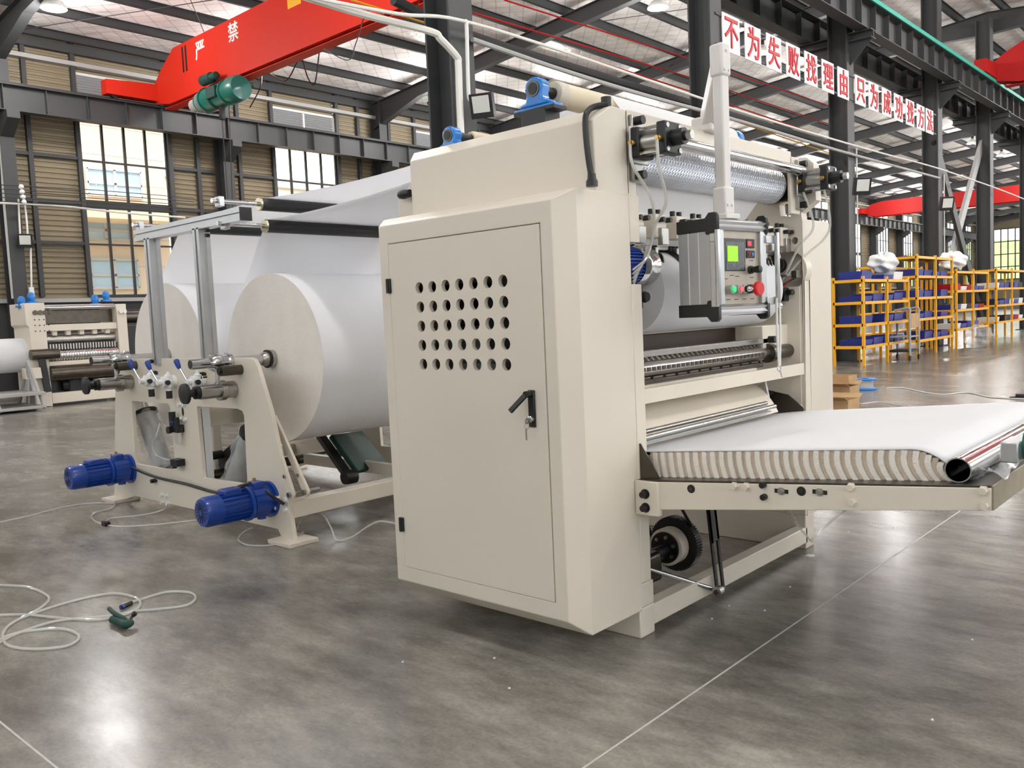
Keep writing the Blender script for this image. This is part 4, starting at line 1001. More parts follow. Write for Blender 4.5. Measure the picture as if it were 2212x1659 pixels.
# post, elbow and arm
pp = L3(-.055, .14, 0); pz = HB+.01
def post(a0, a1, z0_, z1_, nm, hw, bev=.008):
    vs = [Vector((pp.x, pp.y, z))+EN*(a*hw)+EE*(b*hw) for z in (z0_, z1_) for a, b in ((-1,-1),(1,-1),(1,1),(-1,1))]
    return MB().add(vs, [(0,3,2,1),(4,5,6,7),(0,1,5,4),(1,2,6,5),(2,3,7,6),(3,0,4,7)]).build(nm, 'armc', cp, bevel=bev)
M['armc'] = mat('pale_grey_cast_arm', (222, 217, 212), .4, 0, .03, 3)
zt = 2.585
post(0, 0, P0.z+HB+.0, P0.z+HB+.022, 'post_foot', .05, .004)
post(0, 0, P0.z+HB+.02, P0.z+HB+.14, 'lower_joint', .034)
post(0, 0, P0.z+HB+.13, zt-.13, 'post', .026)
post(0, 0, zt-.14, zt, 'upper_joint', .034, .012)
ab = Vector((-.01, .735, 2.33)); ae = Vector((pp.x, pp.y, zt-.06))
vs = []
for c, hw, hd_ in ((ab+Vector((0, 0, .03)), .034, .045), (ae, .026, .05)):
    t = (ae-ab).normalized(); sd = t.cross(Vector((0, 0, 1))).normalized(); u = sd.cross(t)
    vs += [c+sd*(a*hw)+u*(b*hd_) for a, b in ((-1,-1),(1,-1),(1,1),(-1,1))]
MB().add(vs, [(0,1,2,3),(7,6,5,4),(0,4,5,1),(1,5,6,2),(2,6,7,3),(3,7,4,0)]).build('swing_arm', 'armc', cp, bevel=.01)
MB().box(ab.x-.06, ab.x+.05, ab.y-.06, ab.y+.06, 2.3, 2.375).build('arm_base', 'armc', cp, bevel=.012)
for z in (zt-.115, zt-.035, P0.z+HB+.06): 
    for a in ((-.015, .015) if z != zt-.035 else (0,)):
        q = Vector((pp.x, pp.y, z))+EN*.034+EE*a; MB().cyl(q, q+EN*.003, .006, 10).build('joint_screw', 'steel', cp)
# ================================================================ OUTFEED TABLE
M['endpl'] = mat('worn_steel_edge', (150, 138, 116), .45, .3, .12, 14)
tb = thing('outfeed_table', 'cream outfeed table with dark steel top carrying the white tissue stack', 'table', (.7, .9, .6))
TS = .0795
def tz(x): return .722+TS*(x-.1)
T0, T1, TY1 = .02, 1.4, 1.76
def slab(xa, xb, y0, y1, d0, d1): 
    return MB().prism('y', [(xa, tz(xa)+d0), (xb, tz(xb)+d0), (xb, tz(xb)+d1), (xa, tz(xa)+d1)], y0, y1)
def rail(y0, y1): return MB().prism('y', [(.1, tz(.1)-.126), (T1, tz(T1)-.08), (T1, tz(T1)-.004), (.1, tz(.1)-.004)], y0, y1)
rail(-.002, .02).build('side_rail', 'cream2', tb, bevel=.003)
rail(TY1-.02, TY1).build('side_rail', 'cream2', tb, bevel=.003)
slab(-.35, T1, .0, TY1-.022, -.004, .004).build('table_top', 'darkst', tb, bevel=.001)
MB().prism('y', [(T1-.004, tz(T1)-.079), (T1+.006, tz(T1)-.079), (T1+.006, tz(T1)+.003), (T1-.004, tz(T1)+.003)], .0, TY1).build('end_plate', M['endpl'], tb)
MB().box(.004, .122, -.016, .016, tz(.06)-.15, tz(.06)-.0).build('mount_bracket', 'cream2', tb, bevel=.004)
for z in (-.035, -.095):
    MB().lathe((.058, -.016, tz(.06)+z-.02), (0, -1, 0), [(0, .022), (.003, .022), (.003, .014), (.028, .014)], 14).build('cap_screw', 'black', tb)
def railp(px, py): p = on(px, py, y=-.002); return (p.x, -.002, p.z)
for (px, py, kind) in ((1587, 1050, 'c'), (1613, 1051, 'c'), (1839, 1052, 'c'), (1842, 1084, 'c'), (2125, 1060, 'c'), (2128, 1093, 'c'), (1493, 1056, 'h'), (1731, 1061, 'h'), (1650, 1047, 's'), (1652, 1073, 's'), (1688, 1061, 'b'), (1771, 1063, 'b')):
    p = Vector(railp(px, py))
    if kind == 'c': MB().lathe(p, (0, -1, 0), [(0, .018), (.003, .018), (.003, .014), (.019, .013)], 6).build('rail_bolt', 'cream2', tb)
    elif kind == 'h': MB().lathe(p, (0, -1, 0), [(0, .018), (.0015, .018)], 20).build('bearing_hole', 'black', tb); MB().lathe(p, (0, -1, 0), [(0, .009), (.004, .008)], 14).build('shaft_end', 'darkst', tb)
    elif kind == 's': MB().lathe(p, (0, -1, 0), [(0, .013), (.02, .012)], 14).build('cap_screw', 'black', tb)
    else:
        MB().box(p.x-.028, p.x+.028, p.y-.001, p.y+.0, p.z-.008, p.z+.008).build('adjust_slot', 'black', tb)
        MB().lathe(p, (0, -1, 0), [(0, .016), (.004, .016), (.004, .011), (.014, .01)], 6).build('adjust_bolt', 'steel', tb)
MB().box(.32, .36, .02, TY1-.02, tz(.34)-.12, tz(.34)-.01).build('cross_member', 'cream2', tb)
MB().box(1.0, 1.04, .02, TY1-.02, tz(1.02)-.08, tz(1.02)-.01).build('cross_member', 'cream2', tb)
MB().prism('y', [(.0, tz(0)+.16), (.012, tz(0)+.16), (.105, tz(.1)+.004), (.0, tz(0)+.004)], .03, .034).build('side_guide', 'darkst', tb)
# loose cable under the table
tag(MB().tube(cr([on(1705, 1098, y=.25), on(1720, 1130, y=.5), on(1740, 1155, y=1.2), on(1757, 1168, y=1.72), on(1775, 1145, y=2.0), on(1812, 1112, y=2.1), on(1830, 1100, y=2.1)], 8), .006, 8).build('air_hose', 'tubing'), 'clear hose hanging below the outfeed table and looping to the floor', 'hose')

# ================================================================ TISSUE STACK
sk = thing('tissue_stack', 'long stack of interfolded white tissue lying on the outfeed table', 'tissue', (.65, .85, .75))
SX0, SX1, SY0, SY1 = .025, 1.235, .072, 1.66
NF = 60; TH = .108
for i in range(NF):
    wd = (SX1-SX0)/NF
    xa = SX0+wd*i; u = i/(NF-1)
    lean = .012+.02*u
    def ctr(t, xa=xa, lean=lean): return xa+lean*((1-t)**1.6)-.012*u*math.sin(PI*t)
    te = max(0, ((xa+wd+.48)/(SX1+.012+.48)-.93)/.07)
    hgt = TH-.055*te*te
    left = [(ctr(t), tz(xa)+.006+hgt*t) for t in (0, .25, .5, .75, 1)]
    right = [(x+wd*.98, z) for x, z in left]
    y0 = SY0+(.0 if i % 2 else .012)+random.uniform(-.002, .002)
    MB().prism('y', left+right[::-1], y0, SY1).build('tissue_fold', 'tan' if i % 2 == 0 else 'white_edge', sk, smooth=False)  # every other fold coloured darker to stand for shade in the gaps
def topsheet(u, v):
    x = -.48+(SX1+.012+.48)*u; y = SY0+.002+(SY1+.02-SY0)*v
    t = max(0, (u-.93)/.07)
    dip = .03*(1-math.exp(-((x-SX0)/.2)**2))*(.3+.7*v)
    return (x, y, tz(x)+.006+TH+.0036-.055*t*t-(dip*.5 if x < SX0 else 0)+.0005*math.sin(y*9+x*5))
ts = MB().grid(topsheet, 60, 24).build('top_sheet', 'paper', sk, recalc=False)
sm = ts.modifiers.new('thick', 'SOLIDIFY'); sm.thickness = .005; sm.offset = 0
MB().prism('y', [(-.46, tz(-.46)+.005), (SX0, tz(SX0)+.005), (SX0, tz(SX0)+.1), (-.3, tz(-.3)+.09), (-.46, tz(-.46)+.09)], .1, SY1).build('inner_stack', 'paper', sk)
# steel tube across the end and torn plastic film
tu = MB(); 
tcx, tcz, tr = 1.29, tz(1.29)+.006+.043, .043
tube = MB().lathe((tcx, .03, tcz), (0, 1, 0), [(0, tr), (1.7, tr), (1.7, tr-.004), (0, tr-.004), (0, tr)], 40, caps=False).build('steel_tube', 'chrome')
tag(tube, 'hollow polished steel tube lying across the table end', 'tube')
random.seed(11)
ph = [random.uniform(0, 6) for _ in range(8)]
def film(u, v):
    x = 1.215+.2*v+.02*math.sin(u*9+ph[0]); y = .1+1.5*u
    z = tz(x)+.012+.06*(1-abs(v-.45)*1.6)*(.5+.5*math.sin(u*23+ph[1]+v*7))*(.6+.4*math.sin(u*51+v*13+ph[2]))+.012*math.sin(v*17+u*40)
    # over the tube
    d = x-tcx
    if abs(d) < tr+.004: return (x, y, tz(x)+.0055)
    if x > T1-.02: z = max(z, tz(x)+.008)
    return (x, y, max(z, tz(min(x, T1))+.008))
o = MB().grid(film, 70, 20).build('plastic_film', 'film', recalc=False); tag(o, 'crumpled clear plastic film around the steel tube on the table', 'film')
tm = on(2207, 965, x=1.46)
mt = thing('gear_motor', 'teal and silver motor end at the outer table corner', 'motor', tuple(tm))
MB().box(T1+.006, T1+.06, tm.y-.05, tm.y+.1, tm.z-.05, tm.z+.02).build('mount_block', 'alu', mt, bevel=.005)
MB().lathe((T1+.06, tm.y+.05, tm.z), (1, 0, 0), [(0, .05), (.03, .06), (.2, .06), (.22, .05)], 24).build('motor_body', 'green', mt)

# ================================================================ UNWIND STAND
us = thing('unwind_stand', 'cream unwind stand with two wide jumbo paper rolls and blue gear motors', 'machine', (-4.2, 1.0, 0))
UY = .1
def U(px, py, y=UY): p = on(px, py, y=y); return (p.x, p.z)
outl = [U(267, 775), U(540, 773), U(549, 777), U(556, 792), U(585, 890), U(612, 1020), (U(636, 1168)[0], 0.0), (U(612, 1164)[0], .0), (U(600, 1140)[0], .075), (-5.2, .075), (U(262, 1080)[0], .0), (U(247, 1078)[0], .0), U(249, 836)]
w1 = [U(284, 866), U(362, 872), U(366, 876), U(378, 1000), U(371, 1016), U(293, 1002)]
w2 = [U(425, 878), U(512, 883), U(523, 888), U(527, 897), U(534, 1040), U(530, 1046), U(439, 1032)]
pl1 = MB().prism('y', outl, UY, UY+.03, [w1, w2]).build('side_plate', 'cream2', us, bevel=.004)
pl2 = MB().prism('y', outl, 1.83, 1.86, [w1, w2]).build('side_plate', 'cream2', us, bevel=.004)
# feet
for (x, y) in ((-2.87, UY), (-5.52, UY), (-2.87, 1.845), (-5.52, 1.845)):
    MB().box(x-.13, x+.13, y-.1, y+.13, 0, .03).build('foot_plate', 'cream2', us, bevel=.004)
# tie beams along the width
ra_ = on(636, 1085, x=-2.9)
for (xa, xb, z0_, z1_) in ((-2.98, -2.86, .165, .275), (-5.5, -5.38, .165, .275)):
    MB().box(xa, xb, UY+.03, 1.83, z0_, z1_).build('tie_beam', 'cream2', us, bevel=.004)
MB().box(-4.3, -4.2, UY+.03, 1.83, .7, .9).build('tie_beam', 'cream2', us, bevel=.004)
MB().cyl((-4.4, UY+.03, .28), (-4.4, 1.83, .28), .04, 18).build('pivot_tube', 'darkst', us)
MB().box(-4.75, -4.55, .5, .58, .2, .8).build('lift_arm', 'cream2', us, bevel=.01)
# plastic wrapped lift cylinders behind the windows
ca1, cb1 = on(318, 900, y=.35), on(350, 1003, y=.35)
for (a, b) in ((on(316, 895, y=.3), on(352, 1010, y=.3)), (on(545, 940, y=.3), on(508, 1040, y=.3))):
    c = MB().cyl(a, b, .082, 24).build('lift_cylinder', 'greyl', us)
    MB().cyl(a, a+(a-b).normalized()*.03, .1, 20).build('cylinder_head', 'black', c)
    MB().cyl(a, a+(a-b).normalized()*.3, .025, 14).build('piston_rod', 'chrome', c)
    n_ = 24
    def wrapf(u, v, a=a, b=b):
        t = (b-a).normalized(); s = t.cross(Vector((0, 1, 0))).normalized(); k = t.cross(s); g = 2*PI*v
        r = .098+.016*math.sin(g*5+u*9)+.012*math.sin(g*3-u*17)
        return a+t*((b-a).length*(-.02+1.08*u))+s*(r*math.cos(g))+k*(r*math.sin(g))
    MB().grid(wrapf, 14, 40).build('plastic_wrap', 'wrap', c, recalc=False)
# black swing arms seen through the right hand window
MB().prism('y', [U(526, 935, .5), U(470, 985, .5), U(472, 1005, .5), U(480, 1030, .5), U(500, 1022, .5), U(534, 960, .5)], .5, .54).build('swing_arm', 'blackm', us, bevel=.004)
MB().lathe((U(455, 985, .4)[0], .3, U(455, 985, .4)[1]), (0, 1, 0), [(0, .03), (.02, .06), (.06, .06), (.07, .035), (.2, .035)], 20).build('arm_pivot', 'black', us)
# slotted wiring duct
da, db = on(428, 880, y=.16), on(450, 1032, y=.16)
xd0 = da.x; dz_ = on(440, 1032, y=.16).z
du = MB().box(xd0, xd0+.1, .14, .2, dz_, da.z).build('wiring_duct', 'white', us, bevel=.003)
sl_ = None; k = 0
while dz_+.02+k*.025 < da.z-.02:
    if sl_ is None: sl_ = MB().box(xd0+.02, xd0+.08, .1375, .141, dz_+.02, dz_+.031).build('duct_slot', 'grey2', du)
    else: share(sl_, (0, 0, .025*k), du)
    k += 1
# brace links on the right edge
for (pa, pb, y, wd) in (((592, 900), (662, 1062), .2, .065), ((588, 930), (630, 1068), .12, .075)):
    a, b = on(*pa, y=y), on(*pb, y=y); d = (b-a).normalized(); s = Vector((d.z, 0, -d.x))
    pts = [a+s*wd*.35, b+s*wd*.5]+[b+s*(wd*.5*math.cos(t))+d*(wd*.5*math.sin(t)) for t in [i*PI/8 for i in range(1, 8)]]+[b-s*wd*.5, a-s*wd*.35]
    lk = MB().prism('y', [(p.x, p.z) for p in pts], y-.01, y+.01).build('brace_link', 'cream2', us, bevel=.003)
    MB().cyl(b+Vector((0, -.03, 0)), b+Vector((0, .1, 0)), .018, 14).build('link_pin', 'steel', lk)
    MB().cyl(b+Vector((0, -.02, 0))-d*.13, b+Vector((0, .02, 0))-d*.13, .014, 6).build('link_bolt', 'steel', lk)
# white bolts on the plate
for (px, py) in ((389, 874), (399, 874), (390, 905), (402, 906), (351, 1069), (362, 1071), (352, 1085), (364, 1088), (602, 1074), (619, 1079), (600, 1096), (619, 1101)):
    x, z = U(px, py); MB().lathe((x, UY, z), (0, -1, 0), [(0, .022), (.004, .022), (.004, .016), (.022, .015)], 6).build('plate_bolt', 'white', us)
x, z = U(395, 889); MB().prism('y', [(x+.016*math.cos(t), z+.035*math.sin(t)) for t in [i*PI/8 for i in range(16)]], UY-.001, UY).build('slot_hole', 'darkst', us)
for (px, py) in ((335, 780), (337, 805), (338, 813), (441, 808), (443, 816), (336, 1038), (470, 850)):
    x, z = U(px, py)
    g = MB().box(x-.03, x+.03, UY-.03, UY, z-.011, z+.011).cyl((x, UY-.04, z), (x, UY, z), .017, 10).build('air_plug', 'black', us)
# chucking shafts
RC = [(-3.5, 1.226), (-5.132, 1.25)]
def shaft_set(cx, cz):
    MB().cyl((cx, -.2, cz), (cx, .42, cz), .036, 28).build('roll_shaft', 'chrome', us)
    MB().lathe((cx, -.201, cz), (0, 1, 0), [(0, .03), (.003, .03)], 20).build('shaft_bore', 'darkst', us)
    MB().lathe((cx, -.055, cz), (0, 1, 0), [(0, .045), (0, .052), (.03, .066), (.07, .066), (.08, .056), (.12, .056), (.13, .066), (.155, .066)], 32).build('shaft_bearing', 'chrome', us)
    MB().lathe((cx, .35, cz), (0, 1, 0), [(0, .04), (.02, .052), (.05, .055), (.05, .062), (.06, .064), (.075, .066), (.13, .066)], 28).build('chuck', 'steel', us)
    MB().lathe((cx, .395, cz), (0, 1, 0), [(0, .067), (.02, .067)], 28).build('chuck_ring', 'black', us)
    MB().cyl((cx+.03, -.02, cz-.05), (cx+.03, -.02, cz-.2), .015, 12).build('support_pin', 'chrome', us)
    hx_, hz_ = cx+.145, cz-.185
    MB().lathe((cx+.03, -.17, hz_-.01), (0, 1, 0), [(0, .047), (.0, .05), (.15, .05), (.15, .045)], 28).build('side_adjuster', 'steel', us)
    MB().lathe((cx+.03, -.02, hz_-.01), (0, 1, 0), [(0, .072), (.04, .072), (.05, .06), (.115, .06)], 28).build('adjuster_flange', 'steel', us)
    MB().lathe((cx+.03, -.29, hz_-.01), (0, 1, 0), [(0, .03), (.01, .07), (.03, .072), (.04, .04), (.055, .026), (.08, .026), (.09, .045), (.12, .045)], 22).build('hand_wheel', 'black', us)
    MB().cyl((cx+.14, -.06, cz-.055), (cx+.14, .1, cz-.055), .036, 18).build('clamp_boss', 'darkst', us)
    MB().cyl((cx+.14, -.075, cz-.055), (cx+.14, -.06, cz-.055), .022, 6).build('clamp_nut', 'black', us)
for cx, cz in RC: shaft_set(cx, cz)
# lever valves
for (px, py, lv) in ((312, 823, -1), (350, 826, -1), (414, 825, 1)):
    x, z = U(px, py, -.0)
    v_ = MB().lathe((x, UY, z), (0, -1, 0), [(0, .05), (.03, .05), (.035, .035), (.06, .035), (.065, .045), (.1, .045), (.105, .025), (.14, .022)], 18).build('lever_valve', 'white', us)
    MB().lathe((x, .05, z-.08), (0, 0, 1), [(0, .02), (.03, .02), (.035, .03), (.13, .03), (.14, .015), (.16, .012)], 14).build('valve_stem', 'white', v_)
    MB().cyl((x, .05, z-.13), (x, .05, z-.07), .024, 12).build('valve_drain', 'black', v_)
    MB().lathe((x+.02, .02, z), (1, -.3, 0), [(0, .014), (.08, .016), (.1, .02)], 10).build('valve_outlet', 'black', v_)
    MB().cyl((x-.03, -.02, z+.01), (x-.06*1.2, -.05, z+.11), .008, 8).build('lever_rod', 'chrome', v_)
    MB().lathe((x-.07, -.05, z+.1), (-.3, -.2, 1), [(0, .012), (.02, .018), (.06, .022), (.075, .014)], 12).build('lever_grip', 'blue', v_)
# air preparation unit
x, z = U(370, 930, .02)
fr = MB().box(x-.055, x+.055, .04, .1, z-.02, z+.04).build('air_filter_unit', 'black', us, bevel=.006)
MB().cyl((x-.03, .05, z+.03), (x-.03, .05, z+.14), .026, 16).build('regulator_knob', 'black', fr)
MB().cyl((x-.03, .05, z+.055), (x-.03, .05, z+.07), .0275, 16).build('blue_ring', 'blue', fr)
MB().cyl((x+.04, .05, z+.03), (x+.04, .05, z+.1), .02, 14).build('oil_cap', 'black', fr)
MB().lathe((x-.05, .04, z), (0, -1, 0), [(0, .028), (.025, .028)], 16).build('pressure_gauge', 'black', fr)
for dx in (-.03, .035): MB().lathe((x+dx, .06, z-.11), (0, 0, 1), [(0, .012), (.015, .022), (.09, .022)], 14).build('bowl', M['tubing'], fr)
x, z = U(374, 1002, .03)
MB().box(x-.05, x+.06, .03, .1, z-.02, z+.035).cyl((x-.02, .05, z-.04), (x-.02, .05, z-.02), .02, 10).build('air_manifold', 'black', us, bevel=.005)
MB().tube(cr([on(345, 915, y=.1), on(338, 940, y=.05), on(330, 965, y=.05), on(340, 985, y=.06), on(372, 995, y=.05)], 6), .006, 6).build('air_tube', 'tubing', us)
# blue gear motors
def motor(px, py, lab):
    p = on(px, py, y=UY); x, z = p.x, p.z
    root = us
    fl_ = MB().lathe((x, UY, z), (0, -1, 0), [(0, .125), (.02, .125), (.022, .1)], 36).build('motor_flange', 'blue', us)
    g = MB().lathe((x, UY-.02, z), (0, -1, 0), [(0, .1), (.05, .108), (.14, .108), (.15, .095), (.155, .118), (.175, .118), (.178, .1)], 32).build('gear_case', 'blue', us)
    for k in range(12):
        a = 2*PI*k/12; MB().box(x+.104*math.cos(a)-.006, x+.104*math.cos(a)+.006, UY-.165, UY-.05, z+.104*math.sin(a)-.006, z+.104*math.sin(a)+.006).build('gear_rib', 'blue', g)
    MB().lathe((x+.02, UY-.085, z+.02), (0, 0, -1), [(0, .03), (.14, .03)], 14).build('drain_boss', 'blue', g)
    MB().lathe((x-.03, UY-.12, z-.07), (-.2, -.2, -.6), [(0, .016), (.05, .016)], 14).build('sight_plug', 'chrome', g)
    MB().box(x-.05, x+.05, UY-.14, UY-.06, z+.08, z+.14).build('oil_breather', 'blue', g, bevel=.01)
    MB().lathe((x-.02, UY-.1, z+.13), (0, 0, 1), [(0, .012), (.03, .012)], 10).build('breather_cap', 'brass', g)
    b = MB().lathe((x, UY-.195, z), (0, -1, 0), [(0, .088), (.2, .088)], 32).build('motor_body', 'blue', us)
    for k in range(18):
        a = 2*PI*k/18
        if .2 < (a % (2*PI)) < 0: continue
        MB().bar((x+.092*math.cos(a), UY-.2, z+.092*math.sin(a)), (x+.092*math.cos(a), UY-.39, z+.092*math.sin(a)), .005, .018, (math.cos(a), 0, math.sin(a))).build('cooling_fin', 'blue', b)
    MB().box(x-.05, x+.05, UY-.36, UY-.23, z+.075, z+.125).build('terminal_box', 'blue', b, bevel=.01)
    MB().box(x-.103, x-.1, UY-.33, UY-.24, z-.01, z+.04).build('name_plate', 'darkst', b)
    MB().lathe((x, UY-.39, z), (0, -1, 0), [(0, .1), (.09, .1), (.115, .09), (.12, .06), (.12, .02)], 32).build('fan_cover', 'blue', us)
    for q in range(14):
        a = 2*PI*q/14
        MB().bar((x+.022*math.cos(a), UY-.511, z+.022*math.sin(a)), (x+.068*math.cos(a), UY-.511, z+.068*math.sin(a)), .006, .003, (0, 1, 0)).build('fan_slot', 'black', us)
    MB().cyl((x, UY-.513, z), (x, UY-.505, z), .016, 16).build('fan_hub', 'blue', us)
motor(583, 1077, ''); motor(281, 1012, '')
MB().tube(cr([(on(285, 1010, y=.05)), on(335, 1030, y=.06), on(400, 1045, y=.07), on(475, 1065, y=.07), on(520, 1050, y=-.1), on(540, 1045, y=-.15)], 7), .012, 8).build('motor_cable', 'black', us)
MB().tube(cr([on(575, 1060, y=-.03), on(592, 1075, y=.0), on(612, 1088, y=.09)], 6), .012, 8).build('motor_cable', 'black', us)
# aluminium profile frame with guide rollers on top
def alu_post(px0, py0, px1, py1, y=.12):
    a = on(px0, py0, y=y); b = on(px1, py1, y=y); x = (a.x+b.x)/2
    q = MB().prism('z', [(x-.045, y-.045), (x-.012, y-.045), (x-.012, y-.03), (x+.012, y-.03), (x+.012, y-.045), (x+.045, y-.045), (x+.045, y-.012), (x+.03, y-.012), (x+.03, y+.012), (x+.045, y+.012), (x+.045, y+.045), (x-.045, y+.045)], 1.2, 2.2).build('frame_post', 'alu', us)
    return q
for yy in (.055, 1.9):
    for p in ((330, 520, 345, 772), (432, 495, 455, 770)): 
        o = alu_post(*p)
        if yy > 1: o.location.y += 1.84
    for s in (-.001,):
        dy = 0 if yy < 1 else 1.84
        MB().prism('x', [(.075+dy, 2.19), (.165+dy, 2.19), (.165+dy, 2.28), (.075+dy, 2.28), (.075+dy, 2.247), (.09+dy, 2.247), (.09+dy, 2.223), (.075+dy, 2.223)], -4.8, -3.2).build('frame_beam', 'alu', us)
        MB().box(-3.2, -3.19, .075+dy, .165+dy, 2.19, 2.28).build('beam_cap', 'black', us)
bp = on(438, 510, y=.06)
for k in (0, 1): MB().cyl((bp.x+.09, .06, 2.16-.035*k), (bp.x+.09, .03, 2.16-.035*k), .014, 12).build('frame_screw', 'black', us)
RL = [(-3.525, 2.362), (-3.471, 2.197), (-4.77, 2.322)]
for (cx, cz) in RL:
    MB().cyl((cx, .06, cz), (cx, 1.95, cz), .016, 16).build('roller_axle', 'chrome', us)
    MB().lathe((cx, .43, cz), (0, 1, 0), [(0, .02), (0, .046), (.012, .05), (.012, .046)], 28).build('roller_cap', 'palebrass', us)
    MB().cyl((cx, .442, cz), (cx, 1.83, cz), .047, 32).build('guide_roller', 'blackm', us)
    MB().box(cx-.035, cx+.035, .1, .14, cz-.04, cz+.03).build('axle_clamp', 'alu', us, bevel=.004)
# ---- paper: rolls and webs
random.seed(3)
for k, (cx, cz) in enumerate(RC):
    r = .628
    root = thing('paper_roll', 'huge white jumbo paper roll %s' % ('nearer the cream cabinet' if k == 0 else 'at the outer end of the unwind stand'), 'paper roll', (cx, .45, cz-r))
    MB().lathe((cx, .452, cz), (0, 1, 0), [(0, r), (1.36, r)], 96, caps=False).build('outer_sheet', 'rollpaper', root)
    MB().prism('y', circ(cx, cz, r-.0005, 96), .45, .454, [circ(cx, cz, .045, 24)]).build('roll_end', 'paperside', root)
    MB().prism('y', circ(cx, cz, r-.0005, 96), 1.81, 1.814, [circ(cx, cz, .045, 24)]).build('roll_end', 'paperside', root)
def arc(cx, cz, r, a0, a1, n=8): return [(cx+r*math.cos(math.radians(a0+(a1-a0)*i/n)), cz+r*math.sin(math.radians(a0+(a1-a0)*i/n))) for i in range(n+1)]
def sag(p, q, s, n=14): return [(p[0]+(q[0]-p[0])*i/n, p[1]+(q[1]-p[1])*i/n-s*4*(i/n)*(1-i/n)) for i in range(1, n)]
def web(name, label, path, y0=.47, y1=1.78):
    vs = [(x, y0, z) for x, z in path]+[(x, y1, z) for x, z in path]; n = len(path)
    o = MB().add(vs, [(i, i+1, n+i+1, n+i) for i in range(n-1)]).build(name, 'web', recalc=False)
    return tag(o, label, 'paper web')
rr = .6295
p1 = arc(*RC[0], rr, 175, 142, 6)+arc(RL[1][0], RL[1][1], .049, 142, 95, 5)
p1 += sag(p1[-1], (BX, BZ+.044), .05)+arc(BX, BZ, .044, 105, 30, 6)+[(-.75, 2.2), (-.6, 2.0)]
web('paper_web', 'lower white paper web rising from the nearer jumbo roll into the machine', p1)
p2 = arc(*RC[1], rr, 175, 152, 6)+arc(RL[2][0], RL[2][1], .049, 152, 95, 5)+sag(arc(RL[2][0], RL[2][1], .049, 95, 95, 1)[0], (RL[0][0]-.01, RL[0][1]+.048), 0.0, 6)+arc(RL[0][0], RL[0][1], .049, 100, 92, 2)
p2 += sag(p2[-1], (TX-.03, TZ+.058), .07)+arc(TX, TZ, .0605, 118, 20, 10)+[(-.22, 2.27)]+arc(EX, EZ, .103, 140, 200, 4)
web('paper_web', 'upper white paper web running from the outer roll over the top roller', p2, .5, 1.76)
web('paper_web', 'white paper web hanging below the embossing roller behind the knife holders', [(-.14, EZ-.095), (-.22, 1.95), (-.235, 1.80), (-.24, 1.72)], .13, 1.52)
# things under the rolls
pd = MB().bar(on(690, 938, y=1.05), on(748, 1022, y=.9), .06, .05).build('swing_bar', 'black', us)
pv = on(757, 1030, y=.9); MB().lathe((pv.x, pv.y-.06, pv.z), (0, 1, 0), [(0, .05), (.03, .055), (.1, .055), (.12, .03)], 20).build('bar_pivot', 'black', us)
a, b, c, d = on(716, 938, y=1.0), on(782, 930, y=1.6), on(838, 1000, y=1.6), on(775, 1018, y=1.0)
vs = [a, b, c, d]; nrm = (b-a).cross(d-a).normalized()*.04; vs += [q+nrm for q in vs]
MB().add(vs, [(0,1,2,3),(7,6,5,4),(0,4,5,1),(1,5,6,2),(2,6,7,3),(3,7,4,0)]).build('wrapped_cradle', 'dgreen', us, bevel=.01)
MB().box(-4.3, -3.0, 1.2, 1.26, .25, .34).build('cradle_rail', 'cream2', us)
jb = on(838, 985, x=-1.55)
tag(MB().box(jb.x-.12, jb.x+.1, jb.y-.05, jb.y+.2, jb.z-.12, jb.z+.09).build('junction_box', 'greyl', bevel=.015), 'grey junction box beside the cabinet edge', 'box') if False else MB().box(-1.62, -1.5, .12, .35, .36, .55).build('junction_box', 'greyl', mc, bevel=.015)
# ================================================================ FLOOR HOSES AND TOOL
def hose(pts, label, r=.006, m='tubing', name='air_hose'):
    P = [on(a, b, z=r) if not isinstance(a, Vector) else a for a, b in [(q if len(q) == 2 else q[:2]) for q in pts]]
    for i, q in enumerate(pts):
        if len(q) == 3: P[i] = on(q[0], q[1], z=q[2])
    return tag(MB().tube(cr(P, 8), r, 8).build(name, m), label, 'hose')
hose([(-30, 1262), (0, 1264), (60, 1268), (100, 1285), (104, 1298), (80, 1318), (40, 1338), (10, 1360), (8, 1385), (30, 1398), (80, 1402), (140, 1396), (168, 1382), (165, 1368), (130, 1358), (70, 1362), (20, 1372), (-20, 1392)], 'clear air hose coiled on the floor by the green tool', .0075)
hose([(-20, 1332), (0, 1329), (60, 1328), (140, 1336), (215, 1338), (280, 1324), (303, 1305), (290, 1290), (240, 1282), (150, 1300), (60, 1330), (20, 1350), (5, 1372)], 'clear air hose looping under the green tool on the floor', .0075)
hose([(262, 1306), (300, 1296), (360, 1279), (410, 1280), (422, 1293), (400, 1308), (340, 1316), (290, 1320), (240, 1330), (120, 1342), (30, 1372), (-20, 1400)], 'clear air hose making the widest loop right of the green tool', .0075)
hose([(-10, 1130), (60, 1115), (140, 1095), (200, 1087), (245, 1088), (240, 1098), (205, 1108), (198, 1118), (215, 1130), (260, 1137), (340, 1133), (430, 1123)], 'clear air hose on the floor beside the foot of the unwind stand', .007)
hose([(364, 1088, .1), (352, 1101, .03), (310, 1112), (240, 1120), (228, 1132)], 'short clear air hose running from the stand to the floor', .006)
hose([(655, 1150), (600, 1175), (540, 1178), (515, 1166), (525, 1150), (545, 1140)], 'clear hose curling around the stand foot by the motor', .006)
hose([(640, 1145), (655, 1118, .1), (680, 1108, .14), (700, 1115, .12), (715, 1140, .06), (728, 1167, .0062), (760, 1160, .02), (790, 1140, .07), (820, 1126, .1), (860, 1132, .1)], 'clear hose arching over the glossy floor below the rail', .006)
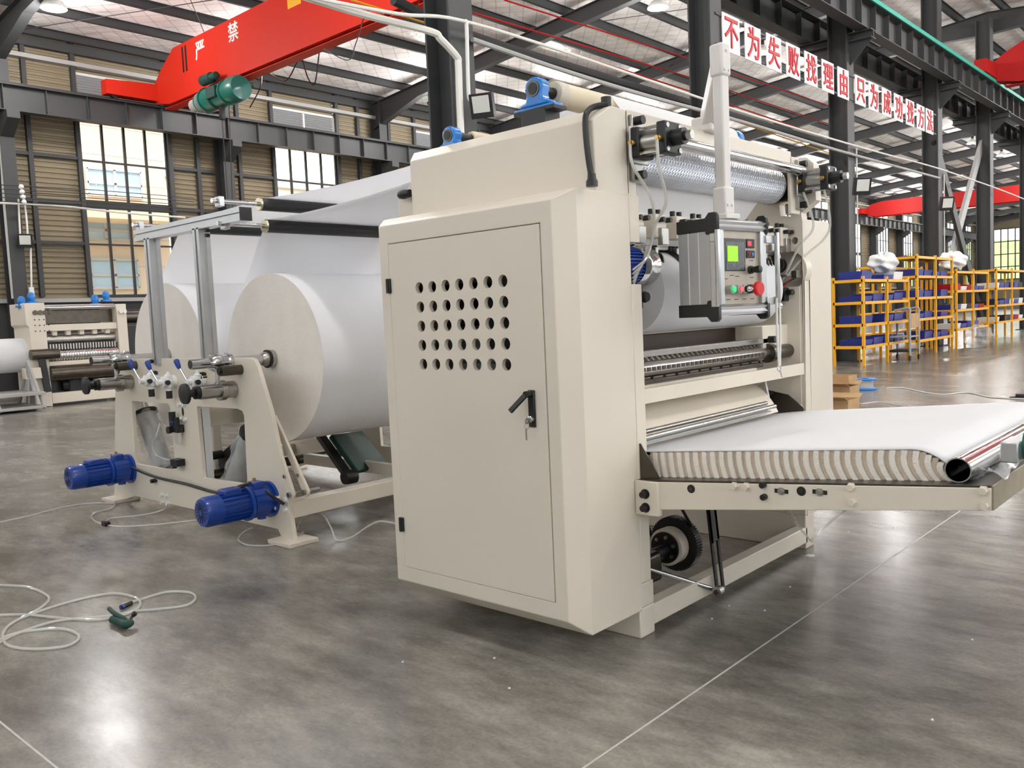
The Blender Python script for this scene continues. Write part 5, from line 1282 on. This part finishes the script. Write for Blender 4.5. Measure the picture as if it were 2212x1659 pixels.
p = on(228, 1132, z=.012); tag(MB().box(p.x-.03, p.x+.04, p.y-.02, p.y+.02, .0, .03).cyl(p+Vector((-.05, 0, .01)), p+Vector((.05, 0, .01)), .012, 10).build('hose_coupler', 'black'), 'small black hose coupler on the floor near the stand', 'coupler')
g0 = on(258, 1345, z=0)
gn = thing('blow_gun', 'dark green air blow gun lying on the floor', 'tool', tuple(g0))
A = on(268, 1352, z=.02); B_ = on(236, 1318, z=.05); Cc = on(288, 1328, z=.03); D_ = on(252, 1340, z=.02)
MB().tube(cr([on(243, 1338, z=.022), on(258, 1342, z=.024), on(272, 1350, z=.026), on(282, 1344, z=.03)], 6), .02, 12).build('body', 'dgreen', gn)
MB().tube(cr([on(236, 1315, z=.05), on(246, 1324, z=.05), on(262, 1333, z=.045), on(275, 1342, z=.03)], 6), .011, 10).build('lever', 'dgreen', gn)
MB().cyl(on(276, 1346, z=.028), on(288, 1328, z=.045), .008, 10).build('nozzle', 'black', gn)
MB().lathe(on(286, 1330, z=.043), (.2, .3, .3), [(0, .008), (.005, .013), (.02, .013)], 12).build('nozzle_tip', 'black', gn)
cpl = MB().cyl(on(262, 1312, z=.012), on(284, 1302, z=.012), .012, 12).build('hose_coupler', 'black'); tag(cpl, 'black hose coupler with blue ring beside the green blow gun', 'coupler')
MB().cyl(on(262, 1312, z=.012), on(266, 1310, z=.012), .0135, 12).build('ring', 'blue', cpl)
# scraps of paper on the floor
random.seed(5)
for (px, py) in ((1538, 1337), (1575, 1309), (1652, 1319), (1750, 1200), (1707, 1268), (1100, 1487), (870, 1430), (1833, 1149), (1068, 1422), (2014, 1555), (2100, 1382)):
    p = on(px, py, z=0); s = .006 if (px, py) != (1750, 1200) else .03
    tag(MB().lathe(p, (0, 0, 1), [(0, s), (.002, s*.8), (.005, s*.3)], 5).build('paper_scrap', 'paper'), 'tiny white paper scrap on the concrete floor', 'scrap', 'paper scraps on the floor')
# strip of bright tape curl
# ================================================================ RIGHT SIDE FLOOR ITEMS
sp_ = on(1870, 842, z=0)
so = thing('cable_spool', 'blue rimmed clear cable spool standing on the floor', 'spool', tuple(sp_))
for z in (0, .16): MB().lathe(sp_+Vector((0, 0, z)), (0, 0, 1), [(0, .05), (0, .17), (.008, .175), (.022, .175), (.03, .16), (.03, .05)], 36, caps=False).build('rim', 'spool', so)
MB().lathe(sp_+Vector((0, 0, .025)), (0, 0, 1), [(0, .12), (.14, .12)], 28).build('wound_hose', 'tubing', so)
hose([(1850, 850), (1852, 868), (1862, 872), (1900, 868), (1940, 875), (1980, 882)], 'clear hose trailing from the blue spool', .008)
hose([(1915, 838), (1950, 838), (2000, 848), (2040, 852), (2090, 848), (2140, 858), (2220, 862)], 'long white hose snaking across the far floor', .009, 'whitew')
def carton(p, sx, sy, sz, label, flap=True):
    r = thing('cardboard_box', label, 'box', tuple(p)); x, y, z = p
    t = .006
    MB().box(x, x+sx, y, y+t, z, z+sz).box(x, x+sx, y+sy-t, y+sy, z, z+sz).box(x, x+t, y+t, y+sy-t, z, z+sz).box(x+sx-t, x+sx, y+t, y+sy-t, z, z+sz).box(x+t, x+sx-t, y+t, y+sy-t, z, z+t).build('carton', 'card', r, smooth=False)
    if flap:
        MB().bar((x+sx/2, y, z+sz), (x+sx/2, y-.12, z+sz+.05), sx, .005).build('flap', 'card', r)
        MB().bar((x+sx/2, y+sy, z+sz), (x+sx/2, y+sy+.12, z+sz+.05), sx, .005).build('flap', 'card', r)
    return r
q = on(1826, 884, x=-.9); 
pb = on(1822, 888, z=0)
carton((pb.x-.3, pb.y-.15, 0), .42, .4, .16, 'open cardboard box low on the floor behind the machine')
carton((pb.x-.55, pb.y+.5, 0), .45, .35, .28, 'taller cardboard box standing behind the open one')
carton((pb.x-.52, pb.y+.52, .33), .4, .3, .1, 'flat cardboard tray of parts resting on the taller box', False)
hx2 = on(2203, 860, z=.01); tag(MB().box(hx2.x-.12, hx2.x+.12, hx2.y-.03, hx2.y+.03, 0, .03).cyl(hx2+Vector((-.05, 0, .03)), hx2+Vector((.08, 0, .03)), .03, 10).build('black_clamp', 'black'), 'small black clamp lying at the far end of the white hose', 'clamp')

# ================================================================ YELLOW RACKS
def rack(ya, yb, x0, x1, levels, ht, label, nb, arcs=False):
    root = thing('storage_rack', label, 'rack', ((x0+x1)/2, (ya+yb)/2, 0))
    n = 2
    for j in range(n+1):
        y = ya+(yb-ya)*j/n
        for x in (x0, x1): MB().box(x-.03, x+.03, y-.03, y+.03, 0, ht).build('post', 'yellow', root, smooth=False)
    for z in levels:
        MB().box(x0, x1, ya, yb, z-.01, z).build('shelf', 'grey2', root, smooth=False)
        MB().box(x1-.02, x1+.03, ya, yb, z-.06, z+.005).box(x0-.03, x0+.02, ya, yb, z-.06, z+.005).box(x0, x1, ya-.03, ya+.02, z-.06, z+.005).box(x0, x1, yb-.02, yb+.03, z-.06, z+.005).build('shelf_edge', 'yellow', root, smooth=False)
    return root
def bin_(x, y, z, sx, sy, sz, m_, label, grp):
    t = .012; w_ = .02
    vs = [(x-sx/2, y-sy/2, z), (x+sx/2, y-sy/2, z), (x+sx/2, y+sy/2, z), (x-sx/2, y+sy/2, z)]
    vs += [(a+(w_ if a > x else -w_), b+(w_ if b > y else -w_), z+sz) for a, b, _ in vs]
    vi = [(x+(a-x)*.92, y+(b-y)*.92, z+t if k < 4 else z+sz) for k, (a, b, _) in enumerate(vs)]
    f = [(3,2,1,0),(0,1,5,4),(1,2,6,5),(2,3,7,6),(3,0,4,7)]
    fi = [(8,9,10,11),(8,12,13,9),(9,13,14,10),(10,14,15,11),(11,15,12,8)]
    rim = [(4,5,13,12),(5,6,14,13),(6,7,15,14),(7,4,12,15)]
    o = MB().add(vs+vi, f+fi+rim).build('parts_bin', m_, smooth=False)
    return tag(o, label, 'bin', grp)
XR0, XR1 = -5.72, -5.05
def yx(px, xx=XR1): return on(px, 755, x=xx).y
NTH = 'first second third fourth fifth sixth seventh eighth ninth tenth eleventh twelfth thirteenth fourteenth fifteenth sixteenth seventeenth eighteenth'.split(); SHF = ['bottom', 'second', 'third', 'fourth', 'fifth']
racks = [
 (1866, 1962, [.45, .95, 1.45, 1.95], 2.02, 'low yellow rack of blue bins nearest the cabinet side', 'A'),
 (1982, 2057, [.4, .95, 1.5, 2.05, 2.55], 2.6, 'tall yellow rack of blue bins behind the folding trolley', 'B'),
 (2066, 2134, [.55, 1.1, 1.65, 2.2], 2.26, 'yellow rack with a white sack on top past the tall rack', 'C'),
 (2152, 2216, [.6, 1.15, 1.7, 2.3], 2.36, 'farthest yellow rack with mixed bins', 'D')]
random.seed(9)
for (pa_, pb_, lv, ht, lab, nm) in racks:
    ya, yb = yx(pa_), yx(pb_)
    rack(ya, yb, XR0, XR1, lv, ht, lab, 4)
    for li, z in enumerate(lv[:-1] if nm in 'BCD' else lv):
        n = max(3, int((yb-ya)/.62)); st = (yb-ya-.2)/n
        for k in range(n):
            if random.random() < .16: continue
            mm = 'bin' if random.random() < (.9 if nm in 'AB' else .6) else random.choice(['white', 'brown', 'red2', 'grey2'])
            cn = {'bin': 'blue', 'white': 'white', 'brown': 'brown', 'red2': 'red', 'grey2': 'grey'}[mm]
            where = {'A': 'low rack', 'B': 'tall rack', 'C': 'sack topped rack', 'D': 'farthest rack'}[nm]
            bin_((XR0+XR1)/2, ya+.1+st*(k+.5), z, .5, st*.86, random.uniform(.12, .2), mm, '%s open bin, %s from the cardboard box end, %s shelf of the %s' % (cn, NTH[k], SHF[li], where), 'parts bins on the yellow racks')
def lump(name, p, r, sc, m_, label, cat):
    ph = [random.uniform(0, 6) for _ in range(4)]
    def f(u, v):
        a = 2*PI*u; b = PI*(v-.5)
        k = 1+.16*math.sin(3*a+ph[0])*math.cos(b)+.1*math.sin(5*a+ph[1]+3*b)+.07*math.sin(9*b+ph[2]+2*a)
        return (p.x+r*sc[0]*k*math.cos(a)*math.cos(b), p.y+r*sc[1]*k*math.sin(a)*math.cos(b), p.z+r*sc[2]*(k*math.sin(b)+1))
    return tag(MB().grid(f, 56, 32).build(name, m_, recalc=False), label, cat)
ymid = lambda a, b: (yx(a)+yx(b))/2
lump('plastic_sack', Vector(((XR0+XR1)/2, ymid(2066, 2100), 2.23)), .5, (.6, 1.6, .55), 'white', 'white sack lying on top of the rack past the tall rack', 'sack')
lump('plastic_sheet', Vector(((XR0+XR1)/2, ymid(1925, 1962), 2.12)), .42, (.6, 1.5, .6), 'white', 'heap of white plastic sheeting above the low yellow rack', 'plastic')
lump('wrapped_goods', Vector((XR1+.5, ymid(2055, 2085), 0)), .4, (.8, 1.3, .8), 'wrap', 'plastic wrapped bundle on the floor between the racks', 'bundle')
bc = thing('storage_rack', 'second yellow rack standing behind the low one', 'rack', (-7.2, 22, 0))
for y in (yx(1880, -7.0), yx(1985, -7.0)):
    for x in (-7.4, -6.9): MB().box(x-.03, x+.03, y-.03, y+.03, 0, 2.5).build('post', 'yellow', bc, smooth=False)
for z in (.5, 1.1, 1.75, 2.45): MB().box(-7.4, -6.9, yx(1880, -7.0), yx(1985, -7.0), z-.06, z).build('shelf', 'yellow', bc, smooth=False)
# folding trolley
ty = on(1950, 768, z=0)
tr = thing('trolley', 'cream steel trolley with beige panel parked before the racks', 'trolley', tuple(ty))
cxx, cyy = -4.9, on(1952, 766, x=-4.9).y
for dy in (-.33, .33):
    for dx in (-.25, .25):
        MB().tube([(cxx+dx, cyy+dy, .12), (cxx+dx, cyy+dy, 1.15 if dx > 0 else .95)], .028, 10).build('post', 'greyl', tr)
        MB().cyl((cxx+dx-.02, cyy+dy, .06), (cxx+dx+.02, cyy+dy, .06), .06, 14).build('caster', 'grey2', tr)
    MB().tube(cr([(cxx+.25, cyy+dy, 1.1), (cxx+.25, cyy+dy+.02, 1.2), (cxx+.2, cyy+dy, 1.25), (cxx-.1, cyy+dy, 1.2)], 5), .028, 8).build('handle', 'greyl', tr)
MB().box(cxx-.26, cxx+.26, cyy-.33, cyy+.33, .2, .25).build('deck', 'grey2', tr, bevel=.005)
MB().box(cxx-.26, cxx+.26, cyy-.33, cyy+.33, .55, .58).build('shelf', 'greyl', tr, bevel=.005)
MB().box(cxx+.25, cxx+.27, cyy-.28, cyy+.28, .78, 1.12).build('panel', 'card', tr, bevel=.005)
# machines dimly seen behind the columns
for (px, pz, h_, lab) in ((1808, 23.0, 2.4, 'white control cabinet standing beyond the first column'),):
    y = on(px, 650, x=-9.0).y
    r = thing('control_cabinet', lab, 'cabinet', (-9, y, 0))
    MB().box(-9.4, -8.6, y-.6, y+.6, .1, h_).build('body', 'greyl', r, bevel=.02)
    MB().box(-8.6, -8.585, y-.5, y+.5, .3, h_-.15).build('door', 'white', r, bevel=.01)
    MB().box(-8.585, -8.56, y+.36, y+.4, 1.1, 1.3).build('handle', 'black', r)
    MB().box(-9.45, -8.55, y-.65, y+.65, 0, .1).build('plinth', 'grey2', r)

# ================================================================ BACKGROUND MACHINE AT THE LEFT WALL
bx0 = -17.5
bm_ = thing('second_folding_machine', 'smaller looking cream folding machine standing near the left wall', 'machine', (bx0, 4.8, 0))
def byz(px, py): p = on(px, py, x=bx0); return p.y, p.z
yl, _ = byz(108, 800); yr, _ = byz(283, 800)
yl0 = byz(62, 700)[0]
H2 = 2.2
MB().prism('x', [(yl0, .03), (yl, .0), (yl, H2), (yl0-.05, H2), (yl0-.05, 1.75), (yl0, 1.7)], bx0-.9, bx0).build('side_frame', 'cream', bm_, bevel=.01)
MB().box(bx0-.9, bx0, yr-.22, yr, .0, H2-.05).build('side_frame', 'cream', bm_, bevel=.01)
for (za, zb, xx) in ((.06, .28, 0), (.86, .95, 0), (1.6, 1.74, -.05), (2.1, 2.16, -.1)):
    MB().box(bx0-.12+xx, bx0+xx, yl, yr-.22, za, zb).build('crossbar', 'cream2', bm_, bevel=.006)
MB().cyl((bx0-.1, yl, 2.1), (bx0-.1, yr-.2, 2.1), .05, 20).build('guide_bar', 'chrome', bm_)
MB().cyl((bx0-.25, yl, 1.42), (bx0-.25, yr-.22, 1.42), .12, 28).build('drum', 'steel', bm_)
MB().cyl((bx0-.15, yl, 1.08), (bx0-.15, yr-.22, 1.08), .13, 28).build('folding_roller', 'steel', bm_)
for k in range(26):
    y = yl+.04+k*(yr-.28-yl)/26; MB().lathe((bx0-.15, y, 1.08), (0, 1, 0), [(0, .14), (.03, .14)], 22).build('roller_ring', 'chrome', bm_)
MB().box(bx0-.12, bx0-.08, yl, yr-.22, 1.22, 1.3).build('comb_bar', 'darkst', bm_)
for k in range(24):
    y = yl+.05+k*(yr-.3-yl)/24; MB().box(bx0-.1, bx0-.04, y, y+.03, 1.2, 1.32).build('comb_finger', 'steel', bm_)
MB().cyl((bx0-.05, yl, .7), (bx0-.05, yr-.22, .7), .17, 28).build('dark_roller', 'darkst', bm_)
MB().box(bx0-.7, bx0-.3, yl, yr-.22, .3, .55).build('drive_bay', 'black', bm_)
for k in range(3):
    y = yl+.35+k*.5; MB().cyl((bx0-.25, y, .42), (bx0-.2, y+.1, .42), .14, 24).build('gear', 'black', bm_)
for zz, yy in ((2.28, yl0+.2), (2.2, yl0-.0), (2.3, yr-.3), (2.22, yr-.55)):
    MB().lathe((bx0-.3, yy, zz-.08), (0, 0, 1), [(0, .12), (.04, .12), (.05, .06), (.12, .08), (.2, .07), (.24, .03)], 14).build('pillow_block', 'blue2', bm_)
MB().cyl((bx0+.1, yl0-.05, 1.12), (bx0+.1, yl0+.5, 1.12), .11, 20).build('shaft_housing', 'darkst', bm_)
MB().bar((bx0+.12, yl0+.15, 1.05), (bx0+.12, yl-.12, .32), .06, .13).build('link_arm', 'black', bm_)
MB().box(bx0-.05, bx0+.15, yl0-.2, yl0+.15, .62, .85).build('bracket_plate', 'cream2', bm_, bevel=.01)
for k in range(4): MB().cyl((bx0-.02, yl0+.14+.1*k, 2.0), (bx0+.03, yl0+.14+.1*k, 2.0), .05, 14).build('bearing_cap', 'darkst', bm_)
rr_ = on(15, 760, x=bx0+.6)
r2 = thing('paper_roll', 'plastic wrapped white paper roll beside the background machine', 'paper roll', (bx0+.4, rr_.y-1.2, .5))
MB().lathe((bx0-.5, yl0-1.0, 1.12), (0, 1, 0), [(0, .36), (1.0, .36)], 40).build('roll_body', 'paper', r2)
MB().lathe((bx0-.5, yl0-1.3, 1.12), (0, 1, 0), [(0, .05), (.3, .05)], 16).build('core_shaft', 'steel', r2)
fr2 = thing('roll_stand', 'pale tubular stand under the wrapped background roll', 'stand', (bx0+.4, yl0-.6, 0))
for dx in (-.5, .0, .5, .9):
    MB().tube([(bx0+dx, yl0-.95, .05), (bx0+.2, yl0-.95, 1.0)], .03, 8).build('strut', 'greyl', fr2)
    MB().tube([(bx0+dx, yl0-.15, .05), (bx0+.2, yl0-.15, 1.0)], .03, 8).build('strut', 'greyl', fr2)
for z in (.08, .35): MB().box(bx0-.5, bx0+.9, yl0-1.0, yl0-.1, z-.03, z+.03).build('frame', 'greyl', fr2, bevel=.005)
st = thing('work_table', 'dark work table with black rails left of the background machine', 'table', (bx0-2, yl0-1, 0))
for z, m_ in ((2.0, 'blackm'), (1.7, 'blackm'), (1.4, 'grey2')): MB().box(bx0-2.2, bx0-2.0, yl0-3, yl0-.1, z-.06, z+.06).build('rail', m_, st)
for y in (yl0-2.6, yl0-.4): MB().box(bx0-2.2, bx0-2.1, y-.06, y+.06, 0, 2.0).build('leg', 'blackm', st)
for yy, zz in [(yl0+.12+.09*i, 1.85-.12*j) for i in range(4) for j in range(3)]:
    MB().cyl((bx0, yy, zz), (bx0+.012, yy, zz), .014, 8).build('frame_screw', 'darkst', bm_)
for k in range(5):
    y = yl+.15+k*.28; MB().box(bx0-.2, bx0-.1, y, y+.1, 1.5, 1.66).build('knife_holder', 'cream2', bm_, bevel=.01)
MB().box(bx0-.3, bx0-.25, yl, yr-.22, 1.76, 2.05).build('rear_plate', 'darkst', bm_)
for yy in (yr-.14, yr-.06): MB().cyl((bx0, yy, 1.98), (bx0+.06, yy, 1.98), .045, 14).build('bearing_cap', 'white', bm_)
# dark equipment filling the hall behind the background machine
for k, (px, w_, h_, m_, lab) in enumerate(((215, 1.6, 1.7, 'blackm', 'dark unfinished machine behind the background folding machine'),)):
    p = on(px, 800, x=bx0-3)
    r = thing('dark_machine', lab, 'machine', (bx0-3, p.y, 0))
    MB().box(bx0-3.6, bx0-2.6, p.y-w_, p.y+w_, 0, h_).build('body', m_, r, bevel=.03)
    MB().cyl((bx0-2.9, p.y-w_, h_+.2), (bx0-2.9, p.y+w_, h_+.2), .15, 20).build('roller', 'darkst', r)
    for s in (-1, 1): MB().box(bx0-3.3, bx0-2.6, p.y+s*w_-.08, p.y+s*w_+.08, h_, h_+.45).build('roller_bracket', 'grey2', r, bevel=.01)
